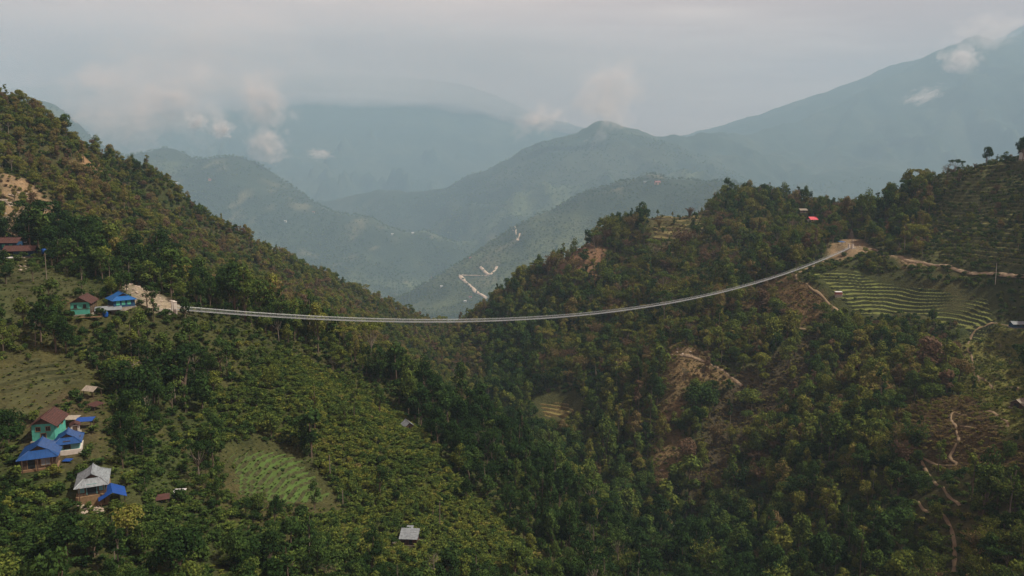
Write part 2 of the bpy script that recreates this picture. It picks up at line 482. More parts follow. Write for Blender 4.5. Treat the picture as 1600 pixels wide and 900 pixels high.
# terraced fields: outline, step height, tread colour, riser colour
TERR = {
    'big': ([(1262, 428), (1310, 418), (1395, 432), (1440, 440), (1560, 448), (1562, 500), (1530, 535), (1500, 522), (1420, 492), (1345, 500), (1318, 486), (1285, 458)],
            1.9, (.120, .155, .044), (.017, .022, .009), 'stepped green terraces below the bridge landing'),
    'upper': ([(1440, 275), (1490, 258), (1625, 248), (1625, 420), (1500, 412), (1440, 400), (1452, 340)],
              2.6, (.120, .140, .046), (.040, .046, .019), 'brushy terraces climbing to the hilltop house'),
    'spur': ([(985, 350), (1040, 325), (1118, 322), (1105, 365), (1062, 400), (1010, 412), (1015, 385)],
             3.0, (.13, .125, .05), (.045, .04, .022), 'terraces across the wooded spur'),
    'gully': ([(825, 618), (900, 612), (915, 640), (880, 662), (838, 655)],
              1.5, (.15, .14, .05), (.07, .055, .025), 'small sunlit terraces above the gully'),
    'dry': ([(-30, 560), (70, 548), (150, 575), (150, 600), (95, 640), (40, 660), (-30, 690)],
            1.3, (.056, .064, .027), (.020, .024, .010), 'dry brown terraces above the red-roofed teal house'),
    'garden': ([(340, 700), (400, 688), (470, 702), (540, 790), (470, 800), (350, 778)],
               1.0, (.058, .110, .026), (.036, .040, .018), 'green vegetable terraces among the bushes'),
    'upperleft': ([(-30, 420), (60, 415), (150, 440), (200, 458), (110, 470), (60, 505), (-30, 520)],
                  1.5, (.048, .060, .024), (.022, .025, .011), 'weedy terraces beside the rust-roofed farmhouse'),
}
TERRW = {k: wpoly(v[0]) for k, v in TERR.items()}

# level pads under the buildings: pixel of the base, radius
PADS = {}
def pad(key, px, py, r, dz=0.0):
    p = hit(px, py); PADS[key] = (p[0], p[1], float(bil(Z0, p[0], p[1])) + dz, r)
    return PADS[key]
for a in [('grey', 147, 772, 6.5), ('bigblue', 66, 728, 6.5), ('blue', 108, 704, 5), ('rustteal', 78, 684, 5.5), ('thatch', 145, 622, 3), ('ruin', 150, 640, 3),
          ('sheds', 122, 672, 4), ('tarp', 176, 786, 4), ('farm', 132, 490, 6.5), ('bluefarm', 190, 480, 6), ('tinshed', 170, 494, 4), ('pylon_l', 270, 487, 2.5),
          ('hamlet_a', 8, 392, 6), ('hamlet_b', 34, 402, 6), ('hut', 637, 672, 3), ('tinhut', 640, 850, 4), ('stall', 281, 776, 2), ('stall2', 255, 786, 2),
          ('longshed', 1590, 514, 8), ('barn', 1588, 638, 5), ('pylon_r', 1330, 389, 3.5), ('pink', 1269, 347, 5), ('dullred', 1273, 326, 6), ('dullred2', 1254, 333, 4),
          ('hilltop', 1597, 250, 6), ('bluebooth', 1315, 383, 2.5), ('box', 1310, 461, 2)]:
    pad(*a)

# final height: pads levelled, terraced ground cut below its steps
def pad_blend(Z, X, Y):
    for (x, y, z, r) in PADS.values():
        d = np.hypot(X - x, Y - y)
        w = 1 - smooth(r, r * 1.7, d)
        Z = Z * (1 - w) + z * w
    return Z
Z1 = pad_blend(Z0.copy(), XX, YY)
Zg = Z1.copy()
def edge_dist(x, y, poly):
    d = seg_dist(x, y, list(poly) + [poly[0]])
    return np.where(in_poly(x, y, poly), d, -d)
for k, v in TERR.items():
    P = TERRW[k]; xs = [p[0] for p in P]; ys = [p[1] for p in P]
    sel = (XX > min(xs) - 5) & (XX < max(xs) + 5) & (YY > min(ys) - 5) & (YY < max(ys) + 5)
    e = edge_dist(XX[sel], YY[sel], P)
    Zg[sel] -= smooth(2.5, 7, e) * (v[1] * .75 + .4)

def ground(x, y):
    return float(bil(Z1, x, y))

# soil colours
C = np.zeros((*XX.shape, 3)); C[:] = (.030, .048, .016)
v1 = fbm(XX / 30, YY / 30, 4, 41)[..., None]
C = C * (1 - v1) + np.array((.062, .056, .028)) * v1
for k, (P, c) in PATCHW.items():
    xs = [p[0] for p in P]; ys = [p[1] for p in P]
    sel = (XX > min(xs) - 12) & (XX < max(xs) + 12) & (YY > min(ys) - 12) & (YY < max(ys) + 12)
    e = edge_dist(XX[sel], YY[sel], P) + (fbm(XX[sel] / 9, YY[sel] / 9, 3, 5) - .5) * 12
    w = smooth(-2, 3, e)[:, None]
    C[sel] = C[sel] * (1 - w) + np.array(c) * w

me = quads_mesh('hillside', np.stack([XX, YY, Zg], -1).reshape(-1, 3), grid_quads(*XX.shape))
a = me.color_attributes.new('soil', 'FLOAT_COLOR', 'POINT')
a.data.foreach_set('color', np.concatenate([C.reshape(-1, 3), np.ones((C.size // 3, 1))], 1).astype(np.float32).ravel())
me.materials.append(GROUND)
tag(link(bpy.data.objects.new('hillside', me)), 'wooded hillsides falling into a gully', None, None, 'structure')

# ------------------------------------------------------------------ terraced fields, one object per step
def terrace_mat(name, tread, riser):
    m, n, l, p = newmat(name)
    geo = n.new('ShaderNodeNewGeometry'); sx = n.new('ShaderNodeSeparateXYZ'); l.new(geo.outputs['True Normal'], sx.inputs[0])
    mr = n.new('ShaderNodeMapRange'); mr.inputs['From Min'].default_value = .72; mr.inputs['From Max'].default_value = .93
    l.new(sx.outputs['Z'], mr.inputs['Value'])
    tc = n.new('ShaderNodeTexCoord')
    nz = n.new('ShaderNodeTexNoise'); nz.inputs['Scale'].default_value = .11; nz.inputs['Detail'].default_value = 8; nz.inputs['Roughness'].default_value = .75
    l.new(tc.outputs['Object'], nz.inputs['Vector'])
    n2 = n.new('ShaderNodeTexNoise'); n2.inputs['Scale'].default_value = 1.2; n2.inputs['Detail'].default_value = 5
    l.new(tc.outputs['Object'], n2.inputs['Vector'])
    cr = n.new('ShaderNodeValToRGB'); t = np.array(tread)
    cr.color_ramp.elements[0].position, cr.color_ramp.elements[1].position = .33, .66
    cr.color_ramp.elements[0].color = (*(t * (.75, .6, .7)), 1); cr.color_ramp.elements[1].color = (*(t * 1.15), 1)
    l.new(nz.outputs['Fac'], cr.inputs['Fac'])
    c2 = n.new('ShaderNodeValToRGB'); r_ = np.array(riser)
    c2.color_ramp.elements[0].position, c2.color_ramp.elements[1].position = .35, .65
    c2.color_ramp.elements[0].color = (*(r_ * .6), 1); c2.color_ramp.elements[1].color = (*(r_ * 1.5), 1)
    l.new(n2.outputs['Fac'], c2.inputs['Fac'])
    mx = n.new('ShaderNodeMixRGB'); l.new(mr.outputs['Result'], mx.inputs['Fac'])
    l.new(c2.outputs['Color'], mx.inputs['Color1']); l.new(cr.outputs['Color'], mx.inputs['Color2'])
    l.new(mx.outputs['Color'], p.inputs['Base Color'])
    p.inputs['Roughness'].default_value = .95; p.inputs['Specular IOR Level'].default_value = .1
    b = n.new('ShaderNodeBump'); b.inputs['Strength'].default_value = .5; b.inputs['Distance'].default_value = .3
    l.new(n2.outputs['Fac'], b.inputs['Height']); l.new(b.outputs['Normal'], p.inputs['Normal'])
    return m

def terrace_z(z, x, y, step):
    wob = (fbm(x / 34, y / 34, 3, 77) - .5) * step * 4.2
    t = (z + wob) / step
    fl = np.floor(t); fr = t - fl
    # level tread over most of the run, steep riser at its upper end
    q = fl + .08 * fr + .92 * smooth(.40, .90, fr)
    return (q - .5) * step - wob * .55 + step * .25, fl

for k, (pix, step, tread, riser, lab) in TERR.items():
    P = TERRW[k]; xs = [p[0] for p in P]; ys = [p[1] for p in P]
    s = .8
    ax = np.arange(min(xs) - 2, max(xs) + 2, s); ay = np.arange(min(ys) - 2, max(ys) + 2, s)
    X, Y = np.meshgrid(ax, ay)
    zb = bil(Z1, X, Y)
    e = edge_dist(X, Y, P)
    zt, lev = terrace_z(zb, X, Y, step)
    w = smooth(.5, 4.0, e)
    Z = zb * (1 - w) + zt * w - .06 * (1 - w) - .25 * (e < .4)
    Q = grid_quads(*X.shape)
    keep = (e.ravel()[Q] > -.3).all(1)
    Q = Q[keep]
    lv = lev.ravel()[Q[:, 0]]
    V = np.stack([X, Y, Z], -1).reshape(-1, 3)
    root = empty('terraced_field', (0, 0, 0), 0, lab, None); root['kind'] = 'structure'
    tm = terrace_mat('terrace_' + k, tread, riser)
    for L in np.unique(lv):
        q = Q[lv == L]
        if len(q) < 12: continue
        u, inv = np.unique(q, return_inverse=True)
        me = quads_mesh('terrace', V[u], inv.reshape(q.shape))
        me.materials.append(tm)
        link(bpy.data.objects.new('terrace', me), root)

def terr_height(x, y):
    """height of the finished surface, terraces included"""
    x = np.asarray(x, float); y = np.asarray(y, float)
    z = bil(Z1, x, y)
    for k, v in TERR.items():
        P = TERRW[k]
        e = edge_dist(x, y, P)
        if (e > 0).any():
            zt, _ = terrace_z(z, x, y, v[1])
            w = np.where(e > 0, smooth(.5, 4.0, e), 0)
            z = z * (1 - w) + zt * w
    return z

# ------------------------------------------------------------------ paths and roads
def resample(line, step=2.0):
    pts = [Vector((a, b, 0)) for a, b in line]
    # Catmull-Rom through the points
    out = []
    for i in range(len(pts) - 1):
        p0, p1, p2, p3 = pts[max(i - 1, 0)], pts[i], pts[i + 1], pts[min(i + 2, len(pts) - 1)]
        n = max(2, int((p2 - p1).length / step))
        for j in range(n):
            t = j / n
            out.append(.5 * ((2 * p1) + (p2 - p0) * t + (2 * p0 - 5 * p1 + 4 * p2 - p3) * t * t + (3 * p1 - p0 - 3 * p2 + p3) * t ** 3))
    out.append(pts[-1])
    return out

def ribbon(name, line, width, mat, hf, lift=.12, step=2.0, label=None):
    pts = resample(line, step); V, Q = [], []
    for i, p in enumerate(pts):
        d = (pts[min(i + 1, len(pts) - 1)] - pts[max(i - 1, 0)]).normalized()
        nrm = Vector((-d.y, d.x, 0))
        w = width * (.45 + .5 * random.random()) / 2
        zc = max(hf(*(p + nrm * s * w)[:2]) for s in (-1, 0, 1)) + lift
        for s in (-1.5, -1, 0, 1, 1.5):
            q = p + nrm * (s * w)
            V.append((q.x, q.y, (hf(q.x, q.y) * .35 + zc * .65) + (0.0 if abs(s) < 1.2 else -1.0 * width * .25)))
    for i in range(len(pts) - 1):
        for j in range(4):
            Q.append((i * 5 + j, i * 5 + j + 1, i * 5 + j + 6, i * 5 + j + 5))
    me = quads_mesh(name, V, Q); me.materials.append(mat)
    return tag(link(bpy.data.objects.new(name, me)), label, None, None, 'structure')

hf_near = lambda x, y: float(terr_height(np.array([x]), np.array([y]))[0])
for k, (line, w) in PW.items():
    ribbon('road' if k == 'hill_road' else 'footpath', line, w, EARTH if k in ('hill_road', 'upper_track', 'spur_path') else PATHM, hf_near, .12, 2.0)

# ------------------------------------------------------------------ far terrain
far = []
FSC = 4.5            # the far country lies this much deeper than the first estimate
def Fp(px, py, y, dz=0.0):
    p = pt(px, py, y * FSC); far.append((p[0], p[1], p[2] + dz))
for a in [
    # left far ridge, crest
    (-300, 200, 1820), (0, 235, 1716), (150, 247, 1664), (300, 275, 1612), (400, 293, 1581), (500, 328, 1539), (600, 368, 1497), (690, 388, 1487), (730, 405, 1477),
    # its face
    (300, 380, 1300), (450, 420, 1227), (560, 445, 1196), (640, 470, 1165), (500, 380, 1352), (620, 420, 1311), (150, 330, 1404), (690, 450, 1227),
    # middle right spur, crest then face
    (1400, 410, 1223), (1250, 362, 1197), (1160, 308, 1162), (1060, 285, 1136), (1000, 274, 1126), (950, 290, 1110), (880, 325, 1083), (820, 352, 1058), (770, 380, 1031),
    (720, 415, 995), (690, 440, 961), (660, 470, 927), (850, 400, 952), (760, 440, 908), (740, 470, 864), (860, 440, 883), (950, 380, 943), (1050, 340, 979),
    ]: Fp(*a)
for a in [
    # third ridge
    (430, 330, 2000), (560, 305, 1880), (700, 290, 1840), (760, 262, 1840), (800, 243, 1840), (850, 216, 1856), (900, 208, 1880), (945, 192, 1904),
    (990, 208, 1952), (1040, 214, 2000), (1090, 214, 2048), (1140, 222, 2096),
    (700, 340, 1600), (850, 290, 1600), (1000, 270, 1640), (1150, 250, 1760),
    # big right mountain
    (1180, 212, 2320), (1240, 194, 2360), (1300, 165, 2400), (1350, 135, 2440), (1400, 110, 2480), (1460, 80, 2520), (1530, 55, 2560), (1560, 62, 2584), (1600, 45, 2600), (1700, 30, 2640), (1900, 60, 2720),
    (1400, 220, 2080), (1600, 200, 2080), (1250, 250, 2000), (1600, 280, 1680), (1400, 280, 1680),
    # faint left mountain
    (-500, 120, 3440), (-200, 125, 3440), (0, 125, 3440), (200, 112, 3480), (350, 105, 3520), (500, 100, 3520), (650, 105, 3520), (750, 125, 3480), (850, 165, 3440), (950, 205, 3440), (1060, 220, 3440),
    (0, 220, 2720), (300, 220, 2720), (600, 220, 2720), (750, 235, 2720), (450, 260, 2400), (150, 250, 2320)]:
    Fp(*a, -230)
for q in [(-400, 1100, -280), (0, 1050, -300), (0, 1500, -340), (-300, 1500, -320), (300, 1150, -280), (650, 1150, -210), (1000, 1200, -120), (-700, 1100, -180),
          (-100, 850, -300), (300, 850, -300), (700, 850, -300), (-500, 850, -260)]:
    far.append(q)
for q in [(-150, 1330, -170), (-100, 1520, -230), (-300, 1600, -240), (-600, 1660, -200), (0, 1480, -220),
          (300, 1500, -170), (700, 1500, -130), (1200, 1450, -80), (-200, 1570, -220), (-900, 1700, -130), (-1500, 1700, 0), (-1800, 1200, 80), (1700, 1200, 60), (1500, 800, 20),
          (-1200, 900, 20), (2300, 2100, 250), (2600, 2800, 650), (-2600, 3400, 330), (-2600, 2300, 180), (0, 3950, 250), (1600, 3400, 400), (-1600, 3950, 300), (650, 2080, -30), (250, 2100, -100), (-300, 2050, -150)]:
    far.append(tuple(v * FSC for v in q))
CRESTS = [  # crest lines of the far ridges: pixel, depth
    [(1160, 312, 1159), (1060, 287, 1136), (1000, 276, 1127), (950, 291, 1109), (880, 326, 1084), (820, 353, 1057), (770, 381, 1031), (720, 416, 996), (680, 450, 958)],
    [(-150, 222, 1760), (0, 238, 1710), (150, 252, 1664), (300, 280, 1612), (400, 295, 1580), (500, 329, 1540), (600, 369, 1498), (690, 390, 1487), (740, 412, 1480)],
    [(430, 330, 2000), (560, 305, 1900), (700, 290, 1850), (760, 264, 1840), (800, 245, 1840), (850, 217, 1850), (900, 208, 1870), (948, 190, 1900), (990, 205, 1960), (1040, 212, 2010), (1100, 208, 2060), (1150, 212, 2200)],
    [(948, 190, 1900), (1000, 240, 1750), (1060, 270, 1600)],
    [(1150, 212, 2250), (1240, 192, 2340), (1300, 166, 2400), (1350, 137, 2440), (1400, 112, 2480), (1460, 82, 2520), (1530, 56, 2560), (1560, 64, 2580), (1600, 46, 2600), (1700, 30, 2650), (1900, 60, 2750)],
    [(1530, 56, 2560), (1500, 160, 2250), (1440, 250, 2000)], [(1700, 30, 2650), (1680, 150, 2250), (1640, 240, 1950)], [(1350, 137, 2440), (1300, 230, 2150)],
    [(-500, 150, 3440), (-200, 150, 3440), (0, 150, 3440), (200, 140, 3480), (350, 132, 3520), (500, 128, 3520), (650, 136, 3520), (750, 152, 3480), (850, 180, 3440), (950, 210, 3440), (1100, 222, 3440)]]
CRESTW = [[tuple(pt(a, b, c * FSC)) for a, b, c in ln] for ln in CRESTS]
def tents(x, y):
    out = np.full(x.shape, -1e9)
    nz = ridged(x / 630, y / 630, 5, 31)
    for ln in CRESTW:
        best = np.full(x.shape, 1e9); zc = np.zeros(x.shape)
        for (x0, y0, z0), (x1, y1, z1) in zip(ln[:-1], ln[1:]):
            dx, dy = x1 - x0, y1 - y0
            t = np.clip(((x - x0) * dx + (y - y0) * dy) / (dx * dx + dy * dy), 0, 1)
            d = np.hypot(x - x0 - t * dx, y - y0 - t * dy)
            zc = np.where(d < best, z0 + (z1 - z0) * t, zc); best = np.minimum(best, d)
        out = np.maximum(out, zc - best * (.34 + .36 * (1 - nz)) - np.clip(best / 600, 0, 1) * (1 - nz) * 135)
    return out
tps_far = TPS(far, .02)
FX0, FX1, FY0, FY1, FS = -11700.0, 11700.0, 800.0, 17200.0, 50.0
fx = np.arange(FX0, FX1, FS); fy = np.arange(FY0, FY1, FS)
FX, FY = np.meshgrid(fx, fy)
def far_z(x, y):
    z = np.maximum(tps_far(x, y), tents(x, y))
    d = np.hypot(x, y)
    amp = np.clip((d - 900) / 3700, .2, 1.5)
    z = z + (ridged(x / 960, y / 960, 6, 61) - .62) * 105 * amp + (fbm(x / 135, y / 135, 4, 65) - .5) * 39 * np.clip(amp, 0, 1.4)
    # beneath the near hillside the far ground drops out of the way
    return z
FZ = far_z(FX, FY)
FZ = FZ - 150 * (1 - smooth(800, 1000, FY)) * (np.abs(FX) < 900)
FC = np.zeros((*FX.shape, 3)); FC[:] = (.028, .042, .026)
w = smooth(.45, .7, fbm(FX / 390, FY / 390, 4, 91))[..., None]
FC = FC * (1 - w) + np.where((FY < 7400)[..., None], np.array((.085, .105, .050)), np.array((.050, .060, .036))) * w
w = smooth(.66, .74, fbm(FX / 165, FY / 165, 4, 99))[..., None] * (FY < 6700)[..., None]
FC = FC * (1 - w) + np.array((.13, .125, .08)) * w
me = quads_mesh('mountain_range', np.stack([FX, FY, FZ], -1).reshape(-1, 3), grid_quads(*FX.shape))
a = me.color_attributes.new('soil', 'FLOAT_COLOR', 'POINT')
a.data.foreach_set('color', np.concatenate([FC.reshape(-1, 3), np.ones((FC.size // 3, 1))], 1).astype(np.float32).ravel())
me.materials.append(FARGROUND)
tag(link(bpy.data.objects.new('mountain_range', me)), 'hazy forested ridges and mountains beyond the valley', None, None, 'structure')

def fbil(x, y):
    u = np.clip((np.asarray(x, float) - FX0) / FS, 0, len(fx) - 1.001); v = np.clip((np.asarray(y, float) - FY0) / FS, 0, len(fy) - 1.001)
    i, j = u.astype(int), v.astype(int); fu, fv = u - i, v - j
    return (FZ[j, i] * (1 - fu) + FZ[j, i + 1] * fu) * (1 - fv) + (FZ[j + 1, i] * (1 - fu) + FZ[j + 1, i + 1] * fu) * fv

def fhit(px, py):
    d = ray(px, py); ys = np.arange(990, 17000, 5.0); P = d[None] * ys[:, None]
    b = P[:, 2] < fbil(P[:, 0], P[:, 1]); i = int(np.argmax(b))
    return P[i] if b[i] else P[-1]
hf_far = lambda x, y: float(fbil(x, y))
for line, wd in [([(762, 467), (752, 461), (742, 455), (733, 446), (724, 437), (718, 431)], 19), ([(718, 431), (735, 431), (752, 432), (766, 430)], 8), ([(766, 430), (758, 426), (751, 418)], 22), ([(766, 430), (772, 424), (776, 417)], 17),
                 ([(800, 356), (806, 362), (812, 366)], 9)]:
    ribbon('road', [tuple(fhit(*q)[:2]) for q in line], wd, ROADM, hf_far, 5.0, 22.0)

# ------------------------------------------------------------------ tree shapes
def leaf_cards(rng, pos, out, size, aspect=.6, up=.25, jit=.6):
    n = len(pos)
    nr = out * .75 + rng.normal(0, jit, (n, 3)) * .6 + np.array((0, 0, up))
    nr /= np.linalg.norm(nr, axis=1, keepdims=True) + 1e-9
    t = np.cross(nr, rng.normal(0, 1, (n, 3))); t /= np.linalg.norm(t, axis=1, keepdims=True) + 1e-9
    b = np.cross(nr, t)
    s = size * rng.uniform(.65, 1.35, (n, 1))
    t, b = t * s * .5, b * s * .5 * aspect
    V = np.stack([pos - t, pos - b * 1.1 + t * .1, pos + t, pos + b * 1.1 - t * .1], 1)
    V[:, 1] -= nr * s * .12; V[:, 3] -= nr * s * .12       # slight fold
    return V.reshape(-1, 3), np.arange(4 * n).reshape(-1, 4)

def lobed(rng, lobes, n, size, **kw):
    L = np.array(lobes); w = (L[:, 3:6].prod(1)) ** (2 / 3); k = rng.choice(len(L), n, p=w / w.sum())
    d = rng.normal(0, 1, (n, 3)); d[:, 2] = d[:, 2] * .9 + .25; d /= np.linalg.norm(d, axis=1, keepdims=True)
    r = 1 - rng.random((n, 1)) ** 2 * .45
    return leaf_cards(rng, L[k, :3] + d * L[k, 3:6] * r, d, size, **kw)

def limbs_mesh(rng, H, rad, targets, bend=.3, split=.45, sides=5, lean=0):
    b = MB()
    p = [Vector((0, 0, -1.2))]
    ox, oy = rng.normal(0, bend, 2)
    top = H
    for i in range(1, 5):
        t = i / 4
        p.append(Vector((ox * t * t + rng.normal(0, bend * .15) + lean * t, oy * t * t + rng.normal(0, bend * .15), top * t)))
    b.tube(p, [rad * 1.25, rad, rad * .8, rad * .6, rad * .3], sides)
    for c in targets:
        c = Vector(c); t = min(max(split * rng.uniform(.7, 1.3), .2), .85)
        i = min(int(t * 4), 3); a = p[i].lerp(p[i + 1], t * 4 - i)
        m = a.lerp(c, .5) + Vector((0, 0, -.08 * (c - a).length))
        b.tube([a, m, c], [rad * .45, rad * .3, rad * .1], 4)
    return b

def broad(rng, H=10, cr=3.6, base=.35, nl=11, leaves=1100, size=.62, flat=.8, rad=.22, sparse=0):
    cz = H * (base + 1) / 2; ch = H * (1 - base) / 2
    lobes = []
    for i in range(nl):
        d = rng.normal(0, 1, 3); d /= np.linalg.norm(d); r = rng.uniform(.45, .8)
        lr = cr * rng.uniform(.30, .50)
        lobes.append((d[0] * cr * r, d[1] * cr * r, cz + d[2] * ch * r, lr, lr, lr * flat))
    lobes.append((0, 0, H - ch * .45, cr * .5, cr * .5, ch * .5))
    V, Q = lobed(rng, lobes, leaves, size)
    tr = limbs_mesh(rng, H * .8, rad, [l[:3] for l in lobes[:6]], .4, base * 1.1)
    return V, Q, tr

def umbrella(rng, H=14, cr=5, leaves=900, size=.6):
    lobes = []
    for i in range(9):
        a = i * 2.4 + rng.uniform(-.3, .3); r = cr * math.sqrt((i + .5) / 9)
        lr = cr * rng.uniform(.26, .36)
        lobes.append((math.cos(a) * r, math.sin(a) * r, H - .12 * r * r / cr - rng.uniform(0, 1.5), lr, lr, lr * .5))
    V, Q = lobed(rng, lobes, leaves, size)
    return V, Q, limbs_mesh(rng, H * .82, .25, [l[:3] for l in lobes], .5, .6)

def slim(rng, H=13, leaves=620, size=.5):
    lobes = []
    for i in range(9):
        t = rng.uniform(.42, 1); a = rng.uniform(0, 6.28); w = 1.5 * (1.15 - t) + .6
        lobes.append((math.cos(a) * w * .7, math.sin(a) * w * .7, H * t, w * .7, w * .7, w * .6))
    V, Q = lobed(rng, lobes, leaves, size)
    return V, Q, limbs_mesh(rng, H * .97, .16, [l[:3] for l in lobes[:6]], .3, .6)

def bamboo(rng, H=10, n=26, per=42, size=.7):
    pos, out = [], []
    b = MB()
    for i in range(n):
        a = rng.uniform(0, 6.28); h = H * rng.uniform(.7, 1.05); sp = rng.uniform(.5, 4.2) * H / 10
        p0 = np.array((math.cos(a) * rng.uniform(0, .9), math.sin(a) * rng.uniform(0, .9), -.5))
        dirv = np.array((math.cos(a), math.sin(a), 0))
        path = lambda t: p0 + dirv * sp * t ** 2.2 + np.array((0, 0, h)) * (t - .20 * t ** 4)
        b.tube([path(t) for t in (0, .3, .6, .85, 1)], [.07, .065, .05, .03, .012], 4)
        t = rng.uniform(.25, 1.0, per)
        pp = np.array([path(q) for q in t]) + rng.normal(0, .34, (per, 3)) * np.array((1, 1, .7))
        pos.append(pp); o = rng.normal(0, .5, (per, 3)); o += dirv * .7; out.append(o)
    V, Q = leaf_cards(rng, np.concatenate(pos), np.concatenate(out), size, .38, .2)
    return V, Q, b

def shrub(rng, H=2.2, cr=1.5, leaves=190, size=.5, nl=6):
    lobes = []
    for i in range(nl):
        a = rng.uniform(0, 6.28); r = cr * rng.uniform(.2, .75); lr = cr * rng.uniform(.32, .5)
        lobes.append((math.cos(a) * r, math.sin(a) * r, H * rng.uniform(.35, .7), lr, lr, lr * .8))
    lobes.append((0, 0, H * .7, cr * .45, cr * .45, H * .3))
    V, Q = lobed(rng, lobes, leaves, size)
    return V, Q, limbs_mesh(rng, H * .6, .07, [l[:3] for l in lobes[:3]], .1, .3, 4)

def tuft(rng, H=2.0, n=70, size=1.1):
    """arching blade-leaved clump (cardamom, tall grass)"""
    V, Q = [], []
    for i in range(n):
        a = rng.uniform(0, 6.28); sp = rng.uniform(.2, 1.0) * H * .8; h = H * rng.uniform(.6, 1)
        d = np.array((math.cos(a), math.sin(a), 0)); s = np.array((-d[1], d[0], 0)) * rng.uniform(.10, .18) * H * .55
        p = [d * sp * t ** 1.6 + np.array((0, 0, h * (t - .35 * t ** 3))) for t in (.35, .7, 1.0)]
        k = len(V)
        V += [p[0] - s * .6, p[0] + s * .6, p[1] + s, p[1] - s, p[2]]
        Q += [(k, k + 1, k + 2, k + 3), (k + 3, k + 2, k + 4, k + 4)]
    V = np.array(V); Q = np.array(Q)
    # a degenerate quad is split off as a narrow quad
    extra = []
    for i, q in enumerate(Q):
        if q[2] == q[3]:
            v = V[q[2]] + np.array((.02, 0, -.02)); extra.append(v); Q[i, 3] = len(V) + len(extra) - 1
    V = np.concatenate([V, np.array(extra)])
    b = MB().tube([(0, 0, -.5), (0, 0, H * .4)], [.08, .03], 4)
    return V, Q, b

def bare(rng, H=9, n=16):
    b = limbs_mesh(rng, H * .9, .2, [], .5)
    pos = []
    for i in range(n):
        t = rng.uniform(.35, .95); a = rng.uniform(0, 6.28); ln = H * .38 * (1.15 - t) + .5
        p0 = Vector((0, 0, H * .9 * t)); p1 = p0 + Vector((math.cos(a) * ln, math.sin(a) * ln, ln * .55))
        pm = p0.lerp(p1, .5) + Vector((0, 0, -.1 * ln))
        b.tube([p0, pm, p1], [.09, .06, .02], 4)
        for j in range(4):
            q = pm.lerp(p1, rng.uniform(.0, 1)); e = q + Vector(rng.normal(0, .35, 3)) * ln + Vector((0, 0, ln * .25))
            b.tube([q, e], [.035, .01], 3); pos.append(tuple(e)); pos.append(tuple(q.lerp(e, .6)))
    pos = np.array(pos); pos = np.repeat(pos, 2, 0) + rng.normal(0, .25, (len(pos) * 2, 3))
    V, Q = leaf_cards(rng, pos, rng.normal(0, 1, pos.shape), .28)
    return V, Q, b

def farclump(rng, H=10, cr=4.2, leaves=150, size=1.7):
    lobes = []
    for i in range(6):
        d = rng.normal(0, 1, 3); d /= np.linalg.norm(d)
        lobes.append((d[0] * cr * .6, d[1] * cr * .6, H * .6 + d[2] * H * .2, cr * .45, cr * .45, H * .22))
    V, Q = lobed(rng, lobes, leaves, size)
    return V, Q, limbs_mesh(rng, H * .6, .25, [], .2, .4, 4)

PROTO = []          # (kind, crown mesh, trunk mesh, joined mesh, natural height)
def proto(kind, res, H, bark=None):
    V, Q, tb = res; bark = bark or BARK
    cm = quads_mesh(kind + '_crown', V, Q, False); cm.materials.append(LEAF)
    tm = bpy.data.meshes.new(kind + '_trunk'); tm.from_pydata(tb.v, [], tb.f); tm.materials.append(bark)
    jm = bpy.data.meshes.new(kind + '_whole')
    nv = len(V)
    jm.from_pydata([tuple(v) for v in V] + tb.v, [], [tuple(int(i) for i in q) for q in Q] + [tuple(i + nv for i in f) for f in tb.f])
    jm.materials.append(LEAF); jm.materials.append(bark)
    jm.polygons.foreach_set('material_index', [0] * len(Q) + [1] * len(tb.f))
    PROTO.append((kind, cm, tm, jm, H))
    return len(PROTO) - 1
rg = np.random.default_rng
P_BROAD = [proto('broadleaf', broad(rg(1)), 10), proto('broadleaf', broad(rg(2), 11, 3.3, .3, 13), 11),
           proto('broadleaf', broad(rg(3), 9, 4.2, .4, 12), 9), proto('broadleaf', broad(rg(4), 12, 3.0, .28, 14, 1200), 12),
           proto('broadleaf', broad(rg(5), 8, 3.2, .25, 9, 900), 8), proto('broadleaf', broad(rg(6), 10, 3.4, .45, 8, 700, .58), 10)]
P_BROAD += [proto('broadleaf', broad(rg(7), 13, 2.7, .2, 16, 1100, .5), 13), proto('broadleaf', broad(rg(8), 7, 4.2, .15, 15, 1200, .5), 7),
            proto('broadleaf', broad(rg(9), 11, 3.6, .35, 7, 620, .8), 11), proto('broadleaf', broad(rg(10), 9, 2.6, .12, 10, 900, .42), 9)]
P_UMB = [proto('spreading', umbrella(rg(11)), 14, PALE_BARK), proto('spreading', umbrella(rg(12), 12, 4.2, 700), 12, PALE_BARK)]
P_SLIM = [proto('slender', slim(rg(21)), 13, PALE_BARK), proto('slender', slim(rg(22), 11, 460), 11, PALE_BARK), proto('slender', slim(rg(23), 15, 760), 15)]
P_BAM = [proto('bamboo', bamboo(rg(31)), 10), proto('bamboo', bamboo(rg(32), 9, 20), 9), proto('bamboo', bamboo(rg(33), 11, 30), 11)]
P_SHRUB = [proto('shrub', shrub(rg(41)), 2.2), proto('shrub', shrub(rg(42), 2.6, 1.4), 2.6), proto('shrub', shrub(rg(43), 1.8, 1.7), 1.8)]
P_TUFT = [proto('tuft', tuft(rg(51)), 2.0), proto('tuft', tuft(rg(52), 2.2, 60), 2.2)]
P_BARE = [proto('bare', bare(rg(61)), 9, PALE_BARK), proto('bare', bare(rg(62), 8, 13), 8)]
P_FAR = [proto('distant', farclump(rg(71)), 10), proto('distant', farclump(rg(72), 12, 3.8), 12), proto('distant', farclump(rg(73), 8, 4.6), 8)]

pcol = bpy.data.collections.new('plant_shapes')
for i, (k, cm, tm, jm, H) in enumerate(PROTO):
    pcol.objects.link(bpy.data.objects.new('shape_%02d' % i, jm))

